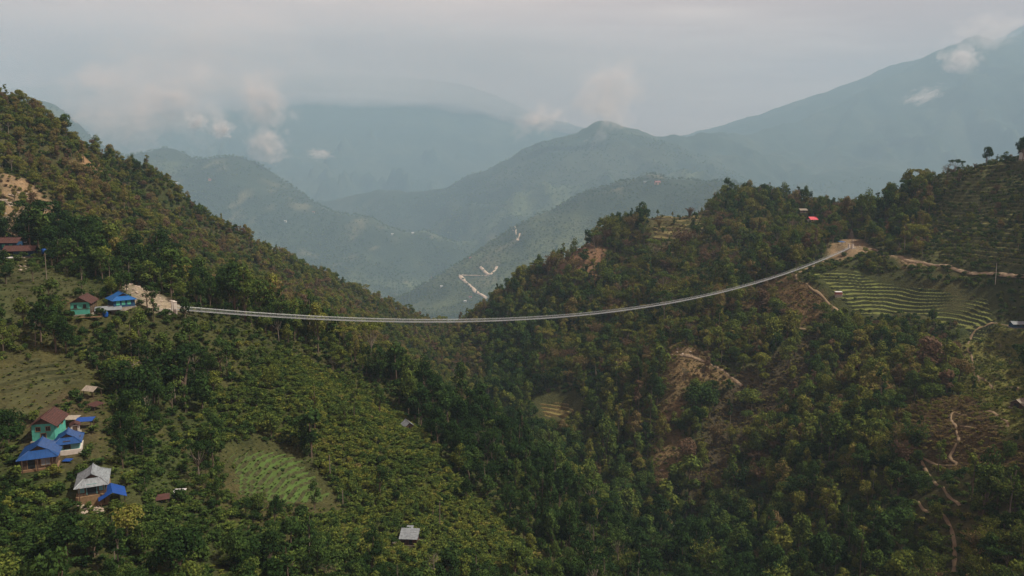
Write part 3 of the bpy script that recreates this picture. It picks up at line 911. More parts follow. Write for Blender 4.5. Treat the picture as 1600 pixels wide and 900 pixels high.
def scatter_tree():
    ng = bpy.data.node_groups.new('scatter_plants', 'GeometryNodeTree')
    ng.interface.new_socket('Geometry', in_out='INPUT', socket_type='NodeSocketGeometry')
    ng.interface.new_socket('Geometry', in_out='OUTPUT', socket_type='NodeSocketGeometry')
    n, l = ng.nodes, ng.links
    gi, go = n.new('NodeGroupInput'), n.new('NodeGroupOutput')
    ci = n.new('GeometryNodeCollectionInfo'); ci.inputs['Collection'].default_value = pcol
    ci.inputs['Separate Children'].default_value = True; ci.inputs['Reset Children'].default_value = True
    ip = n.new('GeometryNodeInstanceOnPoints'); ip.inputs['Pick Instance'].default_value = True
    def attr(nm, typ):
        a = n.new('GeometryNodeInputNamedAttribute'); a.data_type = typ; a.inputs['Name'].default_value = nm; return a.outputs['Attribute']
    l.new(gi.outputs[0], ip.inputs['Points']); l.new(ci.outputs[0], ip.inputs['Instance'])
    l.new(attr('shape', 'INT'), ip.inputs['Instance Index'])
    l.new(attr('turn', 'FLOAT_VECTOR'), ip.inputs['Rotation']); l.new(attr('size', 'FLOAT_VECTOR'), ip.inputs['Scale'])
    l.new(ip.outputs[0], go.inputs[0])
    return ng
NG = scatter_tree()

def plant_stuff(name, label, pos, shape, turn, size, tint):
    me = bpy.data.meshes.new(name)
    n = len(pos)
    me.vertices.add(n); me.vertices.foreach_set('co', np.ascontiguousarray(pos, np.float32).ravel())
    me.attributes.new('shape', 'INT', 'POINT').data.foreach_set('value', np.ascontiguousarray(shape, np.int32))
    tv = np.zeros((n, 3), np.float32); tv[:, 2] = turn; tv[:, :2] = RNG.normal(0, .06, (n, 2))
    me.attributes.new('turn', 'FLOAT_VECTOR', 'POINT').data.foreach_set('vector', tv.ravel())
    me.attributes.new('size', 'FLOAT_VECTOR', 'POINT').data.foreach_set('vector', np.ascontiguousarray(size, np.float32).ravel())
    me.attributes.new('tint', 'FLOAT', 'POINT').data.foreach_set('value', np.ascontiguousarray(tint, np.float32))
    o = link(bpy.data.objects.new(name, me))
    o.modifiers.new('scatter', 'NODES').node_group = NG
    return tag(o, label, None, None, 'stuff')

# ------------------------------------------------------------------ where plants grow
ORCHARD = wpoly([(330, 625), (400, 575), (445, 548), (560, 590), (640, 660), (705, 740), (780, 810), (860, 899), (560, 899), (420, 815), (545, 800), (480, 700), (400, 680), (300, 700)])
BUSHFIELD = wpoly([(0, 740), (60, 770), (140, 815), (260, 800), (420, 815), (600, 899), (0, 899)])
GLADE = PATCHW['glade'][0]
def clear_mask(x, y, margin=0.0, terr=True):
    """1 where trees may stand"""
    ok = np.ones(x.shape, bool)
    for k, (line, w) in PW.items():
        ok &= seg_dist(x, y, line) > w * .5 + .6 + margin
    for (px, py, pz, r) in PADS.values():
        ok &= np.hypot(x - px, y - py) > r * .95 + margin
    if margin > .5:                     # farmyards are kept open downhill of each building
        for k, (px, py, pz, r) in PADS.items():
            if k in ('pink', 'dullred', 'dullred2', 'bluebooth', 'box'): cl = 30
            else: cl = 17
            dd = math.hypot(px, py)
            ok &= seg_dist(x, y, [(px, py), (px - px / dd * cl, py - py / dd * cl)]) > r * .75 + 1.2
        # the ground under the bridge ends and below the hill road is kept cut back
        a_, b_ = np.array(PADS['pylon_l'][:2]), np.array(PADS['pylon_r'][:2])
        for t0, t1, reach in ((0.0, .17, 24), (.86, 1.0, 40)):
            for sh in np.arange(0, reach, 7.0):
                q0, q1 = a_ + (b_ - a_) * t0, a_ + (b_ - a_) * t1
                dn = -q0 / np.hypot(*q0)
                ok &= seg_dist(x, y, [tuple(q0 + dn * sh), tuple(q1 + dn * sh)]) > 6
        for sh in (0, 7, 14, 21):
            ln = [(u * (1 - sh / math.hypot(u, v)), v * (1 - sh / math.hypot(u, v))) for u, v in PW['hill_road'][0]]
            ok &= seg_dist(x, y, ln) > 5
    if terr:
        for k, P in TERRW.items():
            ok &= edge_dist(x, y, P) < 0.5 - margin * .3
    return ok

def jitter(x0, x1, y0, y1, s, rng):
    a, b = np.meshgrid(np.arange(x0, x1, s), np.arange(y0, y1, s))
    a = a + rng.uniform(-.5, .5, a.shape) * s; b = b + rng.uniform(-.5, .5, b.shape) * s
    return a.ravel(), b.ravel()

def in_view(x, y, z, m=90):
    q = project(np.stack([x, y, z], 1))
    return (q[:, 2] > 20) & (q[:, 0] > -m) & (q[:, 0] < 1600 + m) & (q[:, 1] > -50) & (q[:, 1] < 900 + 2.2 * m), q

def visible(x, y, z, Z=None, n=80):
    Z = Z1 if Z is None else Z
    ok = np.ones(len(x), bool)
    for t in np.linspace(.12, .985, n):
        xx, yy = x * t, y * t
        s = yy > GY0 + 10
        ok &= ~(s & (z * t < bil(Z, xx, yy) - .5))
    return ok

rng = np.random.default_rng(5)
# --- trees of the near hillsides
x, y = jitter(-600, 780, 70, 930, 4.3, rng)
z = bil(Z1, x, y)
keep, q = in_view(x, y, z)
keep &= visible(x, y, z + 9)
x, y, z, q = x[keep], y[keep], z[keep], q[keep]
d = np.hypot(x, y)
dens = np.full(len(x), .80)
scl = np.full(len(x), .95)
tint = .10 + .55 * fbm(x / 40, y / 40, 3, 201) + rng.normal(0, .19, len(x))
species = rng.random(len(x))
scl *= np.clip(.42 + d / 620, .55, .92)
orch = in_poly(x, y, ORCHARD); dens[orch] = .05
bush = in_poly(x, y, BUSHFIELD); dens[bush] = .34; scl[bush] = .46
gl = in_poly(x, y, GLADE); dens[gl] = .04; scl[gl] = .5
for k, dn in [('slide', .10), ('cliff', .16), ('spur', .17), ('burnt', .16), ('scree', 0), ('landing', 0), ('dry', .3), ('landslip', .05), ('burnt_grass', .15), ('yards', .08), ('yardb', .05), ('slope_grass', .10), ('cliff_ledge', .2), ('white_trace', .2)]:
    dens[in_poly(x, y, PATCHW[k][0])] = dn
# the far left ridge: low, dense, reddish and olive scrub wood
left = (x < -20) & (y > 330) & (d > 340)
scl[left] = .55 + .22 * rng.random(left.sum()); tint[left] = .40 + .60 * fbm(x[left] / 28, y[left] / 28, 3, 207) ** 1.1 + rng.normal(0, .17, left.sum()) - .02
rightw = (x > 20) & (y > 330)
tint[rightw] += .15 + rng.normal(0, .13, rightw.sum()); scl[rightw] *= 1.12  # mixed leaf colours, raised further to put golden sunlight into the tint
dark = (q[:, 1] > 640) & (x > 10) & (y < 400)      # deep wood low in the gully
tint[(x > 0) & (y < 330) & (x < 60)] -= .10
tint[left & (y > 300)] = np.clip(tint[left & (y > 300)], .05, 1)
near_l = (x < 0) & (y < 330); tint[near_l] -= .12  # near-left leaves tinted darker; foreground dimming is put into their colour
deep = (q[:, 1] > 600) & (q[:, 0] > 640) & (q[:, 0] < 1180); tint[deep] -= .13  # gully leaves tinted darker; shade and vignette are put into their colour
for k in TERRW:
    e = edge_dist(x, y, TERRW[k]); dens[e > 0] = {'upper': .24, 'spur': .08, 'upperleft': .05, 'dry': .03}.get(k, .003); scl[e > 0] = .5
eb = edge_dist(x, y, TERRW['big']); scl[(eb < 0) & (eb > -26) & (y < 440)] *= .5
keep = (rng.random(len(x)) < dens) & clear_mask(x, y, .8, False)
x, y, z, q, d, scl, tint, species, left, orch = [v[keep] for v in (x, y, z, q, d, scl, tint, species, left, orch)]
shape = np.zeros(len(x), int)
def pick(sel, ids): shape[sel] = np.array(ids)[rng.integers(0, len(ids), sel.sum())]
pick(species <= 1, P_BROAD)
pick((species < .14), P_SLIM)
pick((species > .14) & (species < .155), P_UMB)
bz = fbm(x / 60, y / 60, 2, 301)
bsel = (bz > .60) & (species > .45) & ~left & (x > 20)
pick(bsel, P_BAM); tint[bsel] += .16
pick((species > .978), P_BARE)
scl = scl * np.clip(np.exp(rng.normal(0, .30, len(x))), .45, 1.75)
scl[(species > .85) & (species < .978) & ~left] *= 1.3
scl[species > .978] = np.minimum(scl[species > .978], .8)
z = terr_height(x, y)
size = np.stack([scl * rng.uniform(.85, 1.2, len(x)), scl * rng.uniform(.8, 1.25, len(x)), scl * np.where(left, rng.uniform(.8, 1.05, len(x)), rng.uniform(.75, 1.3, len(x)))], 1)
turn = rng.uniform(0, 6.28, len(x))
tint = np.clip(tint, 0, 1)
OPEN = [np.array((px, py, pz + hh)) for (px, py, pz, r) in PADS.values() for hh in (1.0, 3.0)]
OPEN += [np.array((px + r * sx * .7, py, pz + 1.5)) for (px, py, pz, r) in PADS.values() for sx in (-1, 1)]
_A, _B = np.array(PADS['pylon_l'][:3]) + (1.5, 0, 1), np.array(PADS['pylon_r'][:3]) + (-1.5, -1, .8)
for t in np.linspace(0, 1, 120):
    OPEN.append(_A + (_B - _A) * t - np.array((0, 0, 4 * SAG * t * (1 - t))))
for u, v in PW['hill_road'][0] + PW['zigzag_path'][0] + PW['valley_path'][0] + PW['field_path'][0] + PW['cross_path'][0]:
    OPEN.append(np.array((u, v, ground(u, v) + .5)))
for k in ('gully', 'big', 'garden'):
    P = np.array(TERRW[k]); c_ = P.mean(0)
    for f_ in (.3, .75):
        for u, v in c_ + (P - c_) * f_:
            OPEN.append(np.array((u, v, ground(u, v) + .5)))
Hall = np.array([p[4] for p in PROTO])[shape] * size[:, 2]
Wall = np.array([{'broadleaf': 4.2, 'spreading': 5.5, 'slender': 2.2, 'bamboo': 4.5, 'bare': 3.0}[PROTO[s_][0]] for s_ in shape]) * size[:, 0]
block = np.zeros(len(x), bool)
for o_ in OPEN:
    t = (x * o_[0] + y * o_[1]) / (o_[0] ** 2 + o_[1] ** 2)
    lat = np.abs(x * o_[1] - y * o_[0]) / math.hypot(o_[0], o_[1])
    sight = o_[2] * t
    block |= (t > .2) & (t < 1.0) & (lat < Wall * .9) & (sight < z + Hall) & (sight > z - 1)
kp = ~block
x, y, z, q, d, shape, size, turn, tint = [v[kp] for v in (x, y, z, q, d, shape, size, turn, tint)]

# the trees that show largest become things of their own
Hn = np.array([p[4] for p in PROTO])
app = Hn[shape] * size[:, 2] / d
inframe = (q[:, 0] > 5) & (q[:, 0] < 1595) & (q[:, 1] - F_PX * app * .8 < 880) & (q[:, 1] > 200)
kinds = np.array([{'broadleaf': 0, 'spreading': 0, 'slender': 0, 'bare': 0, 'bamboo': 1}[PROTO[s][0]] for s in shape])
single = np.zeros(len(x), bool)
for kd, cnt in ((0, 270), (1, 60)):
    c = np.where(inframe & (kinds == kd))[0]
    single[c[np.argsort(-app[c])[:cnt]]] = True

MARKS = [(hit(150, 790), 'below the grey tin-roofed house'), (hit(60, 780), 'below the big blue-roofed house'), (hit(0, 620), 'beside the dry brown terraces'),
         (hit(210, 590), 'between the thatched hut and the bridge end'), (hit(130, 520), 'below the rust-roofed farmhouse'), (hit(300, 540), 'below the white bridge anchor'),
         (hit(120, 420), 'above the farmhouses near the bridge'), (hit(30, 420), 'around the dark blue hamlet'), (hit(400, 480), 'beneath the low end of the footbridge'),
         (hit(380, 800), 'below the green vegetable terraces'), (hit(330, 680), 'above the green vegetable terraces'), (hit(560, 860), 'beside the lone tin-roofed hut'),
         (hit(700, 840), 'downhill of the lone tin-roofed hut'), (hit(640, 640), 'beside the small grey hut at the wood edge'), (hit(800, 720), 'on the edge of the dark gully wood'),
         (hit(900, 800), 'in the dark wood above the stream'), (hit(1000, 880), 'at the foot of the gully above the stream'), (hit(1060, 640), 'on the dry tan spur'),
         (hit(1200, 640), 'on the burnt gully slope'), (hit(1150, 820), 'above the little waterfall'), (hit(1300, 860), 'on the shaded slope facing the gully'),
         (hit(1350, 720), 'on the slope below the big green terraces'), (hit(1400, 560), 'just under the big green terraces'), (hit(1450, 860), 'beside the valley footpath'),
         (hit(1560, 820), 'uphill of the valley footpath'), (hit(1480, 690), 'along the zigzag footpath'), (hit(1580, 600), 'beside the small barn'),
         (hit(950, 560), 'on the wooded slope beneath the footbridge'), (hit(1150, 450), 'beneath the high end of the footbridge'), (hit(1400, 380), 'above the bridge landing'),
         (hit(1540, 330), 'on the brushy hilltop terraces'), (hit(500, 520), 'behind the yellow-green bushes'), (hit(600, 560), 'on the crest behind the bushes')]
MXY = np.array([m[0][:2] for m in MARKS])

def tint_word(t):
    return ('very dark green' if t < .14 else 'dark green' if t < .28 else 'mid green' if t < .42 else 'olive green' if t < .58 else
            'yellow-green' if t < .75 else 'tawny' if t < .9 else 'russet')
def size_word(h):
    return 'small' if h < 5.5 else 'medium' if h < 9 else 'tall' if h < 12.5 else 'very tall'
KINDNAME = {'broadleaf': ('broadleaf_tree', 'broadleaf tree'), 'spreading': ('spreading_tree', 'flat-crowned tree'),
            'slender': ('slender_tree', 'slender tree'), 'bamboo': ('bamboo_clump', 'bamboo clump'),
            'bare': ('leafless_tree', 'nearly leafless tree')}
CATS = {'bamboo': 'bamboo'}
def plant_one(si, loc, sz, turn, tint, label=None, group=None, where=None):
    kind, cm, tm, jm, H = PROTO[si]
    nm, phrase = KINDNAME.get(kind, ('shrub', 'rounded leafy shrub'))
    if label is None:
        label = '%s %s %s %s' % (size_word(H * sz[2]), tint_word(tint), phrase, where)
        group = group or label
    root = empty(nm, loc, turn, label, CATS.get(kind, 'shrub' if kind in ('shrub', 'tuft') else 'tree'), group)
    root.scale = sz
    t_ = link(bpy.data.objects.new('stem' if kind in ('bamboo', 'shrub', 'tuft') else 'trunk', tm), root)
    c_ = link(bpy.data.objects.new('foliage' if kind in ('bamboo', 'shrub', 'tuft') else 'crown', cm), root)
    c_['tint'] = float(tint); t_['tint'] = float(tint)
    return root

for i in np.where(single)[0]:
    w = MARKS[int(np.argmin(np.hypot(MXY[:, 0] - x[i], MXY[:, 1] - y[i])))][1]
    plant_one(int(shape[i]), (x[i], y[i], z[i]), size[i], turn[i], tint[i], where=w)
r_ = ~single
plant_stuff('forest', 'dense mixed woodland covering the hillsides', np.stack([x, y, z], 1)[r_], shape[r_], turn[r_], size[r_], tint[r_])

# --- undergrowth
x, y = jitter(-600, 780, 80, 800, 2.35, rng)
z = bil(Z1, x, y)
keep, q = in_view(x, y, z, 40)
keep &= visible(x, y, z + 2.5)
x, y, z = x[keep], y[keep], z[keep]
d = np.hypot(x, y)
dens = np.full(len(x), .75) * np.clip(1.3 - d / 900, .4, 1)
tint = .12 + .55 * fbm(x / 25, y / 25, 3, 401) + rng.normal(0, .13, len(x)) - .08 * ((x < 0) & (y < 330))  # near-left shrubs lowered too, with the foreground dimming in their tint
scl = np.full(len(x), 1.0)
shape = np.where(rng.random(len(x)) < .3, np.array(P_TUFT)[rng.integers(0, 2, len(x))], np.array(P_SHRUB)[rng.integers(0, 3, len(x))])
for k, dn in [('slide', .42), ('cliff', .35), ('spur', .55), ('burnt', .55), ('scree', .03), ('landing', .02), ('dry', .45), ('landslip', .1), ('burnt_grass', .8), ('yards', .4), ('yardb', .25), ('slope_grass', .8), ('glade', .8), ('cliff_ledge', .3), ('white_trace', .3)]:
    s_ = in_poly(x, y, PATCHW[k][0]); dens[s_] = dn
    if k in ('spur', 'dry', 'slide', 'cliff'): tint[s_] += .28; scl[s_] = .6
    if k in ('burnt_grass', 'burnt'): tint[s_] = .82 + rng.normal(0, .1, s_.sum()); scl[s_] = .7
    if k == 'glade': tint[s_] = .58 + rng.normal(0, .1, s_.sum()); scl[s_] = .62
ob = in_poly(x, y, ORCHARD) | in_poly(x, y, BUSHFIELD)
dens[ob] = .45
for k in TERRW:
    e = edge_dist(x, y, TERRW[k]); s_ = e > 1
    dens[s_] = {'upper': .65, 'spur': .25, 'dry': .16, 'upperleft': .28, 'garden': .05}.get(k, .03); scl[s_] = .5; scl[s_] *= 1.6 if k == 'upper' else 1
keep = (rng.random(len(x)) < dens) & clear_mask(x, y, -.5, False)
x, y, shape, tint, scl, d = x[keep], y[keep], shape[keep], tint[keep], scl[keep], d[keep]
scl = scl * rng.uniform(.6, 1.35, len(x)) * np.where(d > 400, 1.25, 1)
size = np.stack([scl, scl, scl * rng.uniform(.8, 1.2, len(x))], 1)
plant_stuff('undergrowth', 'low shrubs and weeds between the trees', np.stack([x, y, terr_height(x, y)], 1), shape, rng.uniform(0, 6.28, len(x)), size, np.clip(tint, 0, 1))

# --- yellow-green bushes of the left slope
x, y = jitter(-160, 120, 80, 330, 1.75, rng)
ok = in_poly(x, y, ORCHARD) | (in_poly(x, y, BUSHFIELD) & (rng.random(len(x)) < .62))
ok &= clear_mask(x, y, .2, True)
z = bil(Z1, x, y); kk, q = in_view(x, y, z, 40); ok &= kk
x, y, z = x[ok], y[ok], z[ok]
shape = np.where(rng.random(len(x)) < .55, np.array(P_TUFT)[rng.integers(0, 2, len(x))], np.array(P_SHRUB)[rng.integers(0, 3, len(x))])
scl = rng.uniform(.75, 1.35, len(x))
tint = np.clip(.34 + .30 * fbm(x / 18, y / 18, 3, 501) + rng.normal(0, .09, len(x)), 0, .8) - .18 * in_poly(x, y, BUSHFIELD)
plant_stuff('bush_plantation', 'yellow-green leafy bushes covering the near slope', np.stack([x, y, z], 1), shape, rng.uniform(0, 6.28, len(x)), np.stack([scl, scl, scl], 1), np.clip(tint, 0, 1))

# --- grass on terraces
gxs, gys, gt = [], [], []
for k, dn, tt in (('big', .3, .55), ('upper', .5, .5), ('garden', .6, .36), ('dry', .6, .62), ('upperleft', .7, .45), ('gully', .3, .6)):
    P = TERRW[k]; xs = [p[0] for p in P]; ys = [p[1] for p in P]
    a, b = jitter(min(xs), max(xs), min(ys), max(ys), 1.6, rng)
    s_ = in_poly(a, b, P) & (rng.random(len(a)) < dn)
    gxs.append(a[s_]); gys.append(b[s_]); gt.append(np.full(s_.sum(), tt))
x, y, tint = np.concatenate(gxs), np.concatenate(gys), np.concatenate(gt) + rng.normal(0, .08, sum(map(len, gt)))
s_ = clear_mask(x, y, 0, False); x, y, tint = x[s_], y[s_], tint[s_]
scl = rng.uniform(.16, .4, len(x))
plant_stuff('field_grass', 'tufts of grass and crops on the terraces', np.stack([x, y, terr_height(x, y)], 1), np.array(P_TUFT)[rng.integers(0, 2, len(x))],
            rng.uniform(0, 6.28, len(x)), np.stack([scl, scl, scl * .9], 1), np.clip(tint, 0, 1))

x, y = jitter(-220, 330, 90, 520, 1.25, rng)
z = bil(Z1, x, y); kk, q = in_view(x, y, z, 20); d = np.hypot(x, y)
dens = np.where((x < 10) & (d < 330), .62, 0.0); tint = .34 + .3 * fbm(x / 14, y / 14, 3, 811) + rng.normal(0, .08, len(x))
for k, dn, tt in (('spur', .7, .80), ('burnt', .55, .84), ('dry', .7, .82), ('burnt_grass', .7, .84), ('glade', .75, .56), ('white_trace', .6, .8), ('slope_grass', .8, .40), ('yards', .35, .5), ('yardb', .25, .5), ('scree', 0, 0), ('landing', .18, .7)):
    s_ = in_poly(x, y, PATCHW[k][0]); dens[s_] = dn; tint[s_] = tt + rng.normal(0, .07, s_.sum())
for k in TERRW: dens[edge_dist(x, y, TERRW[k]) > 0] = 0
dens[in_poly(x, y, ORCHARD)] = .15
ok = kk & (rng.random(len(x)) < dens) & clear_mask(x, y, -.4, False)
x, y, tint = x[ok], y[ok], tint[ok]
scl = rng.uniform(.18, .45, len(x))
plant_stuff('grass', 'rough grass and weeds on the open ground', np.stack([x, y, bil(Z1, x, y)], 1), np.array(P_TUFT)[rng.integers(0, 2, len(x))],
            rng.uniform(0, 6.28, len(x)), np.stack([scl * 1.2, scl * 1.2, scl], 1), np.clip(tint, 0, 1))

# --- distant woods
x, y = jitter(-4300, 4300, 1000, 8300, 26, rng)
z = fbil(x, y); keep, q = in_view(x, y, z, 30)
d = np.hypot(x, y)
keep &= rng.random(len(x)) < np.clip(1.5 - d / 7000, 0, 1) * smooth(.25, .5, fbm(x / 220, y / 220, 3, 91))
x, y, z, d = x[keep], y[keep], z[keep], d[keep]
scl = rng.uniform(.6, 1.2, len(x)) * np.clip(d / 2600, 1, 2.4)
plant_stuff('distant_forest', 'woods on the hazy ridges beyond the valley', np.stack([x, y, z], 1), np.array(P_FAR)[rng.integers(0, 3, len(x))], rng.uniform(0, 6.28, len(x)),
            np.stack([scl * 1.1, scl * 1.1, scl], 1), np.clip(.28 + .4 * fbm(x / 180, y / 180, 3, 601) + rng.normal(0, .08, len(x)), 0, 1))

# ------------------------------------------------------------------ buildings
def roof_gable(L, D, h, rh, over, mat, parent, seam_mat=None):
    lx, dy = L / 2 + over, D / 2 + over
    k = rh / (D / 2); z0 = h - over * k
    b = MB()
    for s in (-1, 1):
        b.slab([(-lx, s * dy, z0), (lx, s * dy, z0), (lx, 0, h + rh), (-lx, 0, h + rh)], .07)
    r = b.build('roof', mat, parent)
    rb = MB()
    for s in (-1, 1):
        xx = -lx + .02
        while xx < lx:
            rb.tube([(xx, s * dy, z0 + .03), (xx, 0, h + rh + .03)], .045, 4); xx += .8
    rb.build('seams', seam_mat or mat, r)
    MB().tube([(-lx, 0, h + rh + .04), (lx, 0, h + rh + .04)], .12, 5).build('ridge_cap', mat, r)
    gb = []
    for s in (-1, 1):
        gb.append(MB().poly([(s * L / 2 * .999, -D / 2, h), (s * L / 2 * .999, D / 2, h), (s * L / 2 * .999, 0, h + rh * .96)]))
    return r, gb

def roof_gablet(L, D, h, rh, over, mat, parent, gmat, a=1.5):
    """hipped roof with a small gable at each end of its ridge"""
    lx, dy = L / 2 + over, D / 2 + over
    k = rh / (D / 2); z0 = h - over * k; zr = h + rh
    ax = lx - a - .3; g = .45
    zm = z0 + (zr - z0) * (1 - g)
    b = MB()
    for s in (-1, 1):
        b.slab([(-lx, s * dy, z0), (lx, s * dy, z0), (ax, s * dy * g, zm), (ax + .35, 0, zr), (-ax - .35, 0, zr), (-ax, s * dy * g, zm)], .07)
        b.slab([(s * lx, -dy, z0), (s * lx, dy, z0), (s * ax, dy * g, zm), (s * ax, -dy * g, zm)], .07)
    r = b.build('roof', mat, parent)
    for s in (-1, 1):
        MB().poly([(s * (ax - .15), -dy * g, zm + .02), (s * (ax - .15), dy * g, zm + .02), (s * (ax - .15), 0, zr - .08)]).build('gablet', gmat, r)
    rb = MB()
    for s in (-1, 1):
        xx = -ax
        while xx < ax + .01:
            rb.tube([(xx, s * dy, z0 + .03), (xx, 0, zr + .03)], .04, 4); xx += .8
        for q in (-1, 1):
            rb.tube([(q * lx, s * dy, z0 + .04), (q * ax, s * dy * g, zm + .04)], .08, 4)
    rb.build('seams', mat, r)
    MB().tube([(-ax - .35, 0, zr + .04), (ax + .35, 0, zr + .04)], .12, 5).build('ridge_cap', mat, r)
    return r

def opening(parent, side, L, D, u, z0, w, hh, kind, frame, pane=None):
    """window or door set on a wall: side '+x','-x','+y','-y'; u along the wall"""
    ax = side[1]; s = 1 if side[0] == '+' else -1
    def bx(b, u0, u1, za, zb, o0, o1):
        if ax == 'x':
            x0, x1 = sorted((s * (L / 2 + o0), s * (L / 2 + o1))); b.box(x0, x1, u0, u1, za, zb)
        else:
            y0, y1 = sorted((s * (D / 2 + o0), s * (D / 2 + o1))); b.box(u0, u1, y0, y1, za, zb)
        return b
    body = bx(MB(), u - w / 2, u + w / 2, z0, z0 + hh, -.02, .03).build(kind, pane or PANE, parent)
    f = MB(); t = .12
    bx(f, u - w / 2 - t, u - w / 2, z0 - t, z0 + hh + t, -.02, .07); bx(f, u + w / 2, u + w / 2 + t, z0 - t, z0 + hh + t, -.02, .07)
    bx(f, u - w / 2, u + w / 2, z0 + hh, z0 + hh + t, -.02, .07)
    if kind == 'window':
        bx(f, u - w / 2, u + w / 2, z0 - t, z0, -.02, .09); bx(f, u - .04, u + .04, z0, z0 + hh, .03, .06)
    f.build('frame', frame, body)
    return body

def house(name, label, padkey, yaw, L, D, h, rh, style, roofm, wallm, opens=(), over=.6, plinth=STONE, gmat=None, dz=0.0, off=(0, 0), front=None, posts=None, cat='house', base_h=.4, group=None):
    x, y, z, r = PADS[padkey]
    o = empty(name, (x + off[0], y + off[1], z + dz), yaw, label, cat, group)
    MB().box(-L / 2 - .35, L / 2 + .35, -D / 2 - .35, D / 2 + .35, -1.8, base_h).build('plinth', plinth, o)
    MB().box(-L / 2, L / 2, -D / 2, D / 2, base_h, h).build('wall', wallm, o)
    gmat = gmat or WOOD
    if style == 'gable':
        rf, gb = roof_gable(L, D, h, rh, over, roofm, o)
        for g_ in gb: g_.build('gable', gmat, o)
    elif style == 'gablet':
        roof_gablet(L, D, h, rh, over, roofm, o, gmat, a=min(1.5, L * .2))
    else:                                           # single slope
        MB().slab([(-L / 2 - over, -D / 2 - over, h + .05), (L / 2 + over, -D / 2 - over, h + .05), (L / 2 + over, D / 2 + over, h + rh), (-L / 2 - over, D / 2 + over, h + rh)], .06).build('roof', roofm, o)
    for (side, u, z0, w, hh, kind, fm, pm) in opens:
        opening(o, side, L, D, u, z0 + base_h, w, hh, kind, fm, pm)
    for (px, py, ph) in posts or ():
        MB().box(px - .08, px + .08, py - .08, py + .08, -1.0, ph).build('post', WOOD, o)
    return o

def shed(name, label, loc, yaw, L, D, h, rh, roofm, style='mono', cat='shed', post=WOOD, group=None, over=.3, extra=None):
    o = empty(name, loc, yaw, label, cat, group)
    if style == 'mono':
        MB().slab([(-L / 2 - over, -D / 2 - over, h), (L / 2 + over, -D / 2 - over, h), (L / 2 + over, D / 2 + over, h + rh), (-L / 2 - over, D / 2 + over, h + rh)], .06).build('roof', roofm, o)
        hs = {-1: h - .05, 1: h + rh - .12}
    else:
        b = MB()
        for s in (-1, 1):
            b.slab([(-L / 2 - over, s * (D / 2 + over), h - over * .5), (L / 2 + over, s * (D / 2 + over), h - over * .5), (L / 2 + over, 0, h + rh), (-L / 2 - over, 0, h + rh)], .05)
        b.build('roof', roofm, o)
        hs = {-1: h - .05, 1: h - .05}
    for sx in (-1, 1):
        for sy in (-1, 1):
            MB().box(sx * L / 2 * .94 - .07, sx * L / 2 * .94 + .07, sy * D / 2 * .94 - .07, sy * D / 2 * .94 + .07, -1.5, hs[sy]).build('post', post, o)
    if extra: extra(o)
    return o

# lower village
house('farmhouse', 'farmhouse with grey tin hip roof and pale teal front above the stone heap', 'grey', R(-64), 8.2, 5.2, 3.3, 1.9, 'gablet', GREYTIN, WOOD,
      [('+x', 0, .3, 1.7, 2.0, 'door', PALETEAL, PANE), ('+x', -1.9, .9, .9, 1.3, 'window', PALETEAL, PALETEAL), ('+x', 1.9, .9, .9, 1.3, 'window', PALETEAL, PALETEAL),
       ('+y', -1.5, .9, .9, 1.2, 'window', WOOD, None), ('+y', 1.5, .9, .9, 1.2, 'window', WOOD, None), ('-y', 0, .9, .9, 1.2, 'window', WOOD, None)],
      plinth=PALEWOOD, base_h=.9, gmat=WOOD, posts=[(4.8, -2.2, 3.0), (4.8, 2.2, 3.0)])
house('farmhouse', 'house under the biggest deep blue hip roof, timber veranda below', 'bigblue', R(-66), 8.4, 6.6, 3.2, 2.1, 'gablet', BLUETIN, WOOD,
      [('+x', -1.2, .2, 1.4, 1.9, 'door', PALEWOOD, PANE), ('+x', 1.4, .6, 1.6, 1.4, 'window', PALEWOOD, GREYTIN), ('+y', 0, .8, 1.0, 1.2, 'window', PALEWOOD, None)],
      plinth=MUD, base_h=.5, posts=[(4.9, -2.8, 2.7), (4.9, 0, 2.7), (4.9, 2.8, 2.7)])
house('farmhouse', 'smaller blue hip-roofed house with pale lower wall behind the biggest blue roof', 'blue', R(-64), 6.2, 4.8, 3.0, 1.7, 'gablet', BLUETIN, PALETEAL,
      [('+x', 0, .2, 1.2, 1.8, 'door', WOOD, PANE), ('+y', 0, .9, 1.0, 1.1, 'window', WOOD, None)], plinth=WHITEWALL, base_h=1.1)
house('farmhouse', 'two-storey teal-fronted house with dark rust-red tin roof', 'rustteal', R(-74), 8.0, 4.6, 4.3, 1.6, 'gable', RUST, TEAL,
      [('+x', -1.0, 2.3, .8, .9, 'window', PALEWOOD, None), ('+x', 1.0, 2.3, .8, .9, 'window', PALEWOOD, None), ('+x', 0, .1, 1.0, 1.6, 'door', MUD, PANE),
       ('+y', 1.5, 2.2, .8, .9, 'window', PALEWOOD, None), ('+y', -1.5, 2.2, .8, .9, 'window', PALEWOOD, None)], plinth=STONE, over=.8)
x, y, z, r = PADS['rustteal']
def gp(px, py):
    p = hit(px, py, Z1); return (p[0], p[1], ground(p[0], p[1]))
shed('open_shed', 'weathered thatched open hut uphill of the village', PADS['thatch'][:3], R(-20), 3.6, 2.6, 2.3, .9, THATCH, 'gable', 'hut')
shed('tin_shed', 'low rusted shelter with collapsed roof below the thatched hut', PADS['ruin'][:3], R(-35), 3.4, 2.2, 1.2, .35, RUST, 'mono')
p = PADS['sheds']
shed('tin_shed', 'small blue-tarp roofed shed behind the rust-red house', (p[0] + 1.2, p[1] + 1.0, p[2]), R(12), 3.4, 2.2, 1.9, .3, TARP, 'mono')
shed('tin_shed', 'small weathered grey tin shed beside the blue-tarp shed', (p[0] - 2.9, p[1] + 2.0, p[2]), R(5), 3.4, 2.0, 2.0, .35, THATCH, 'mono')
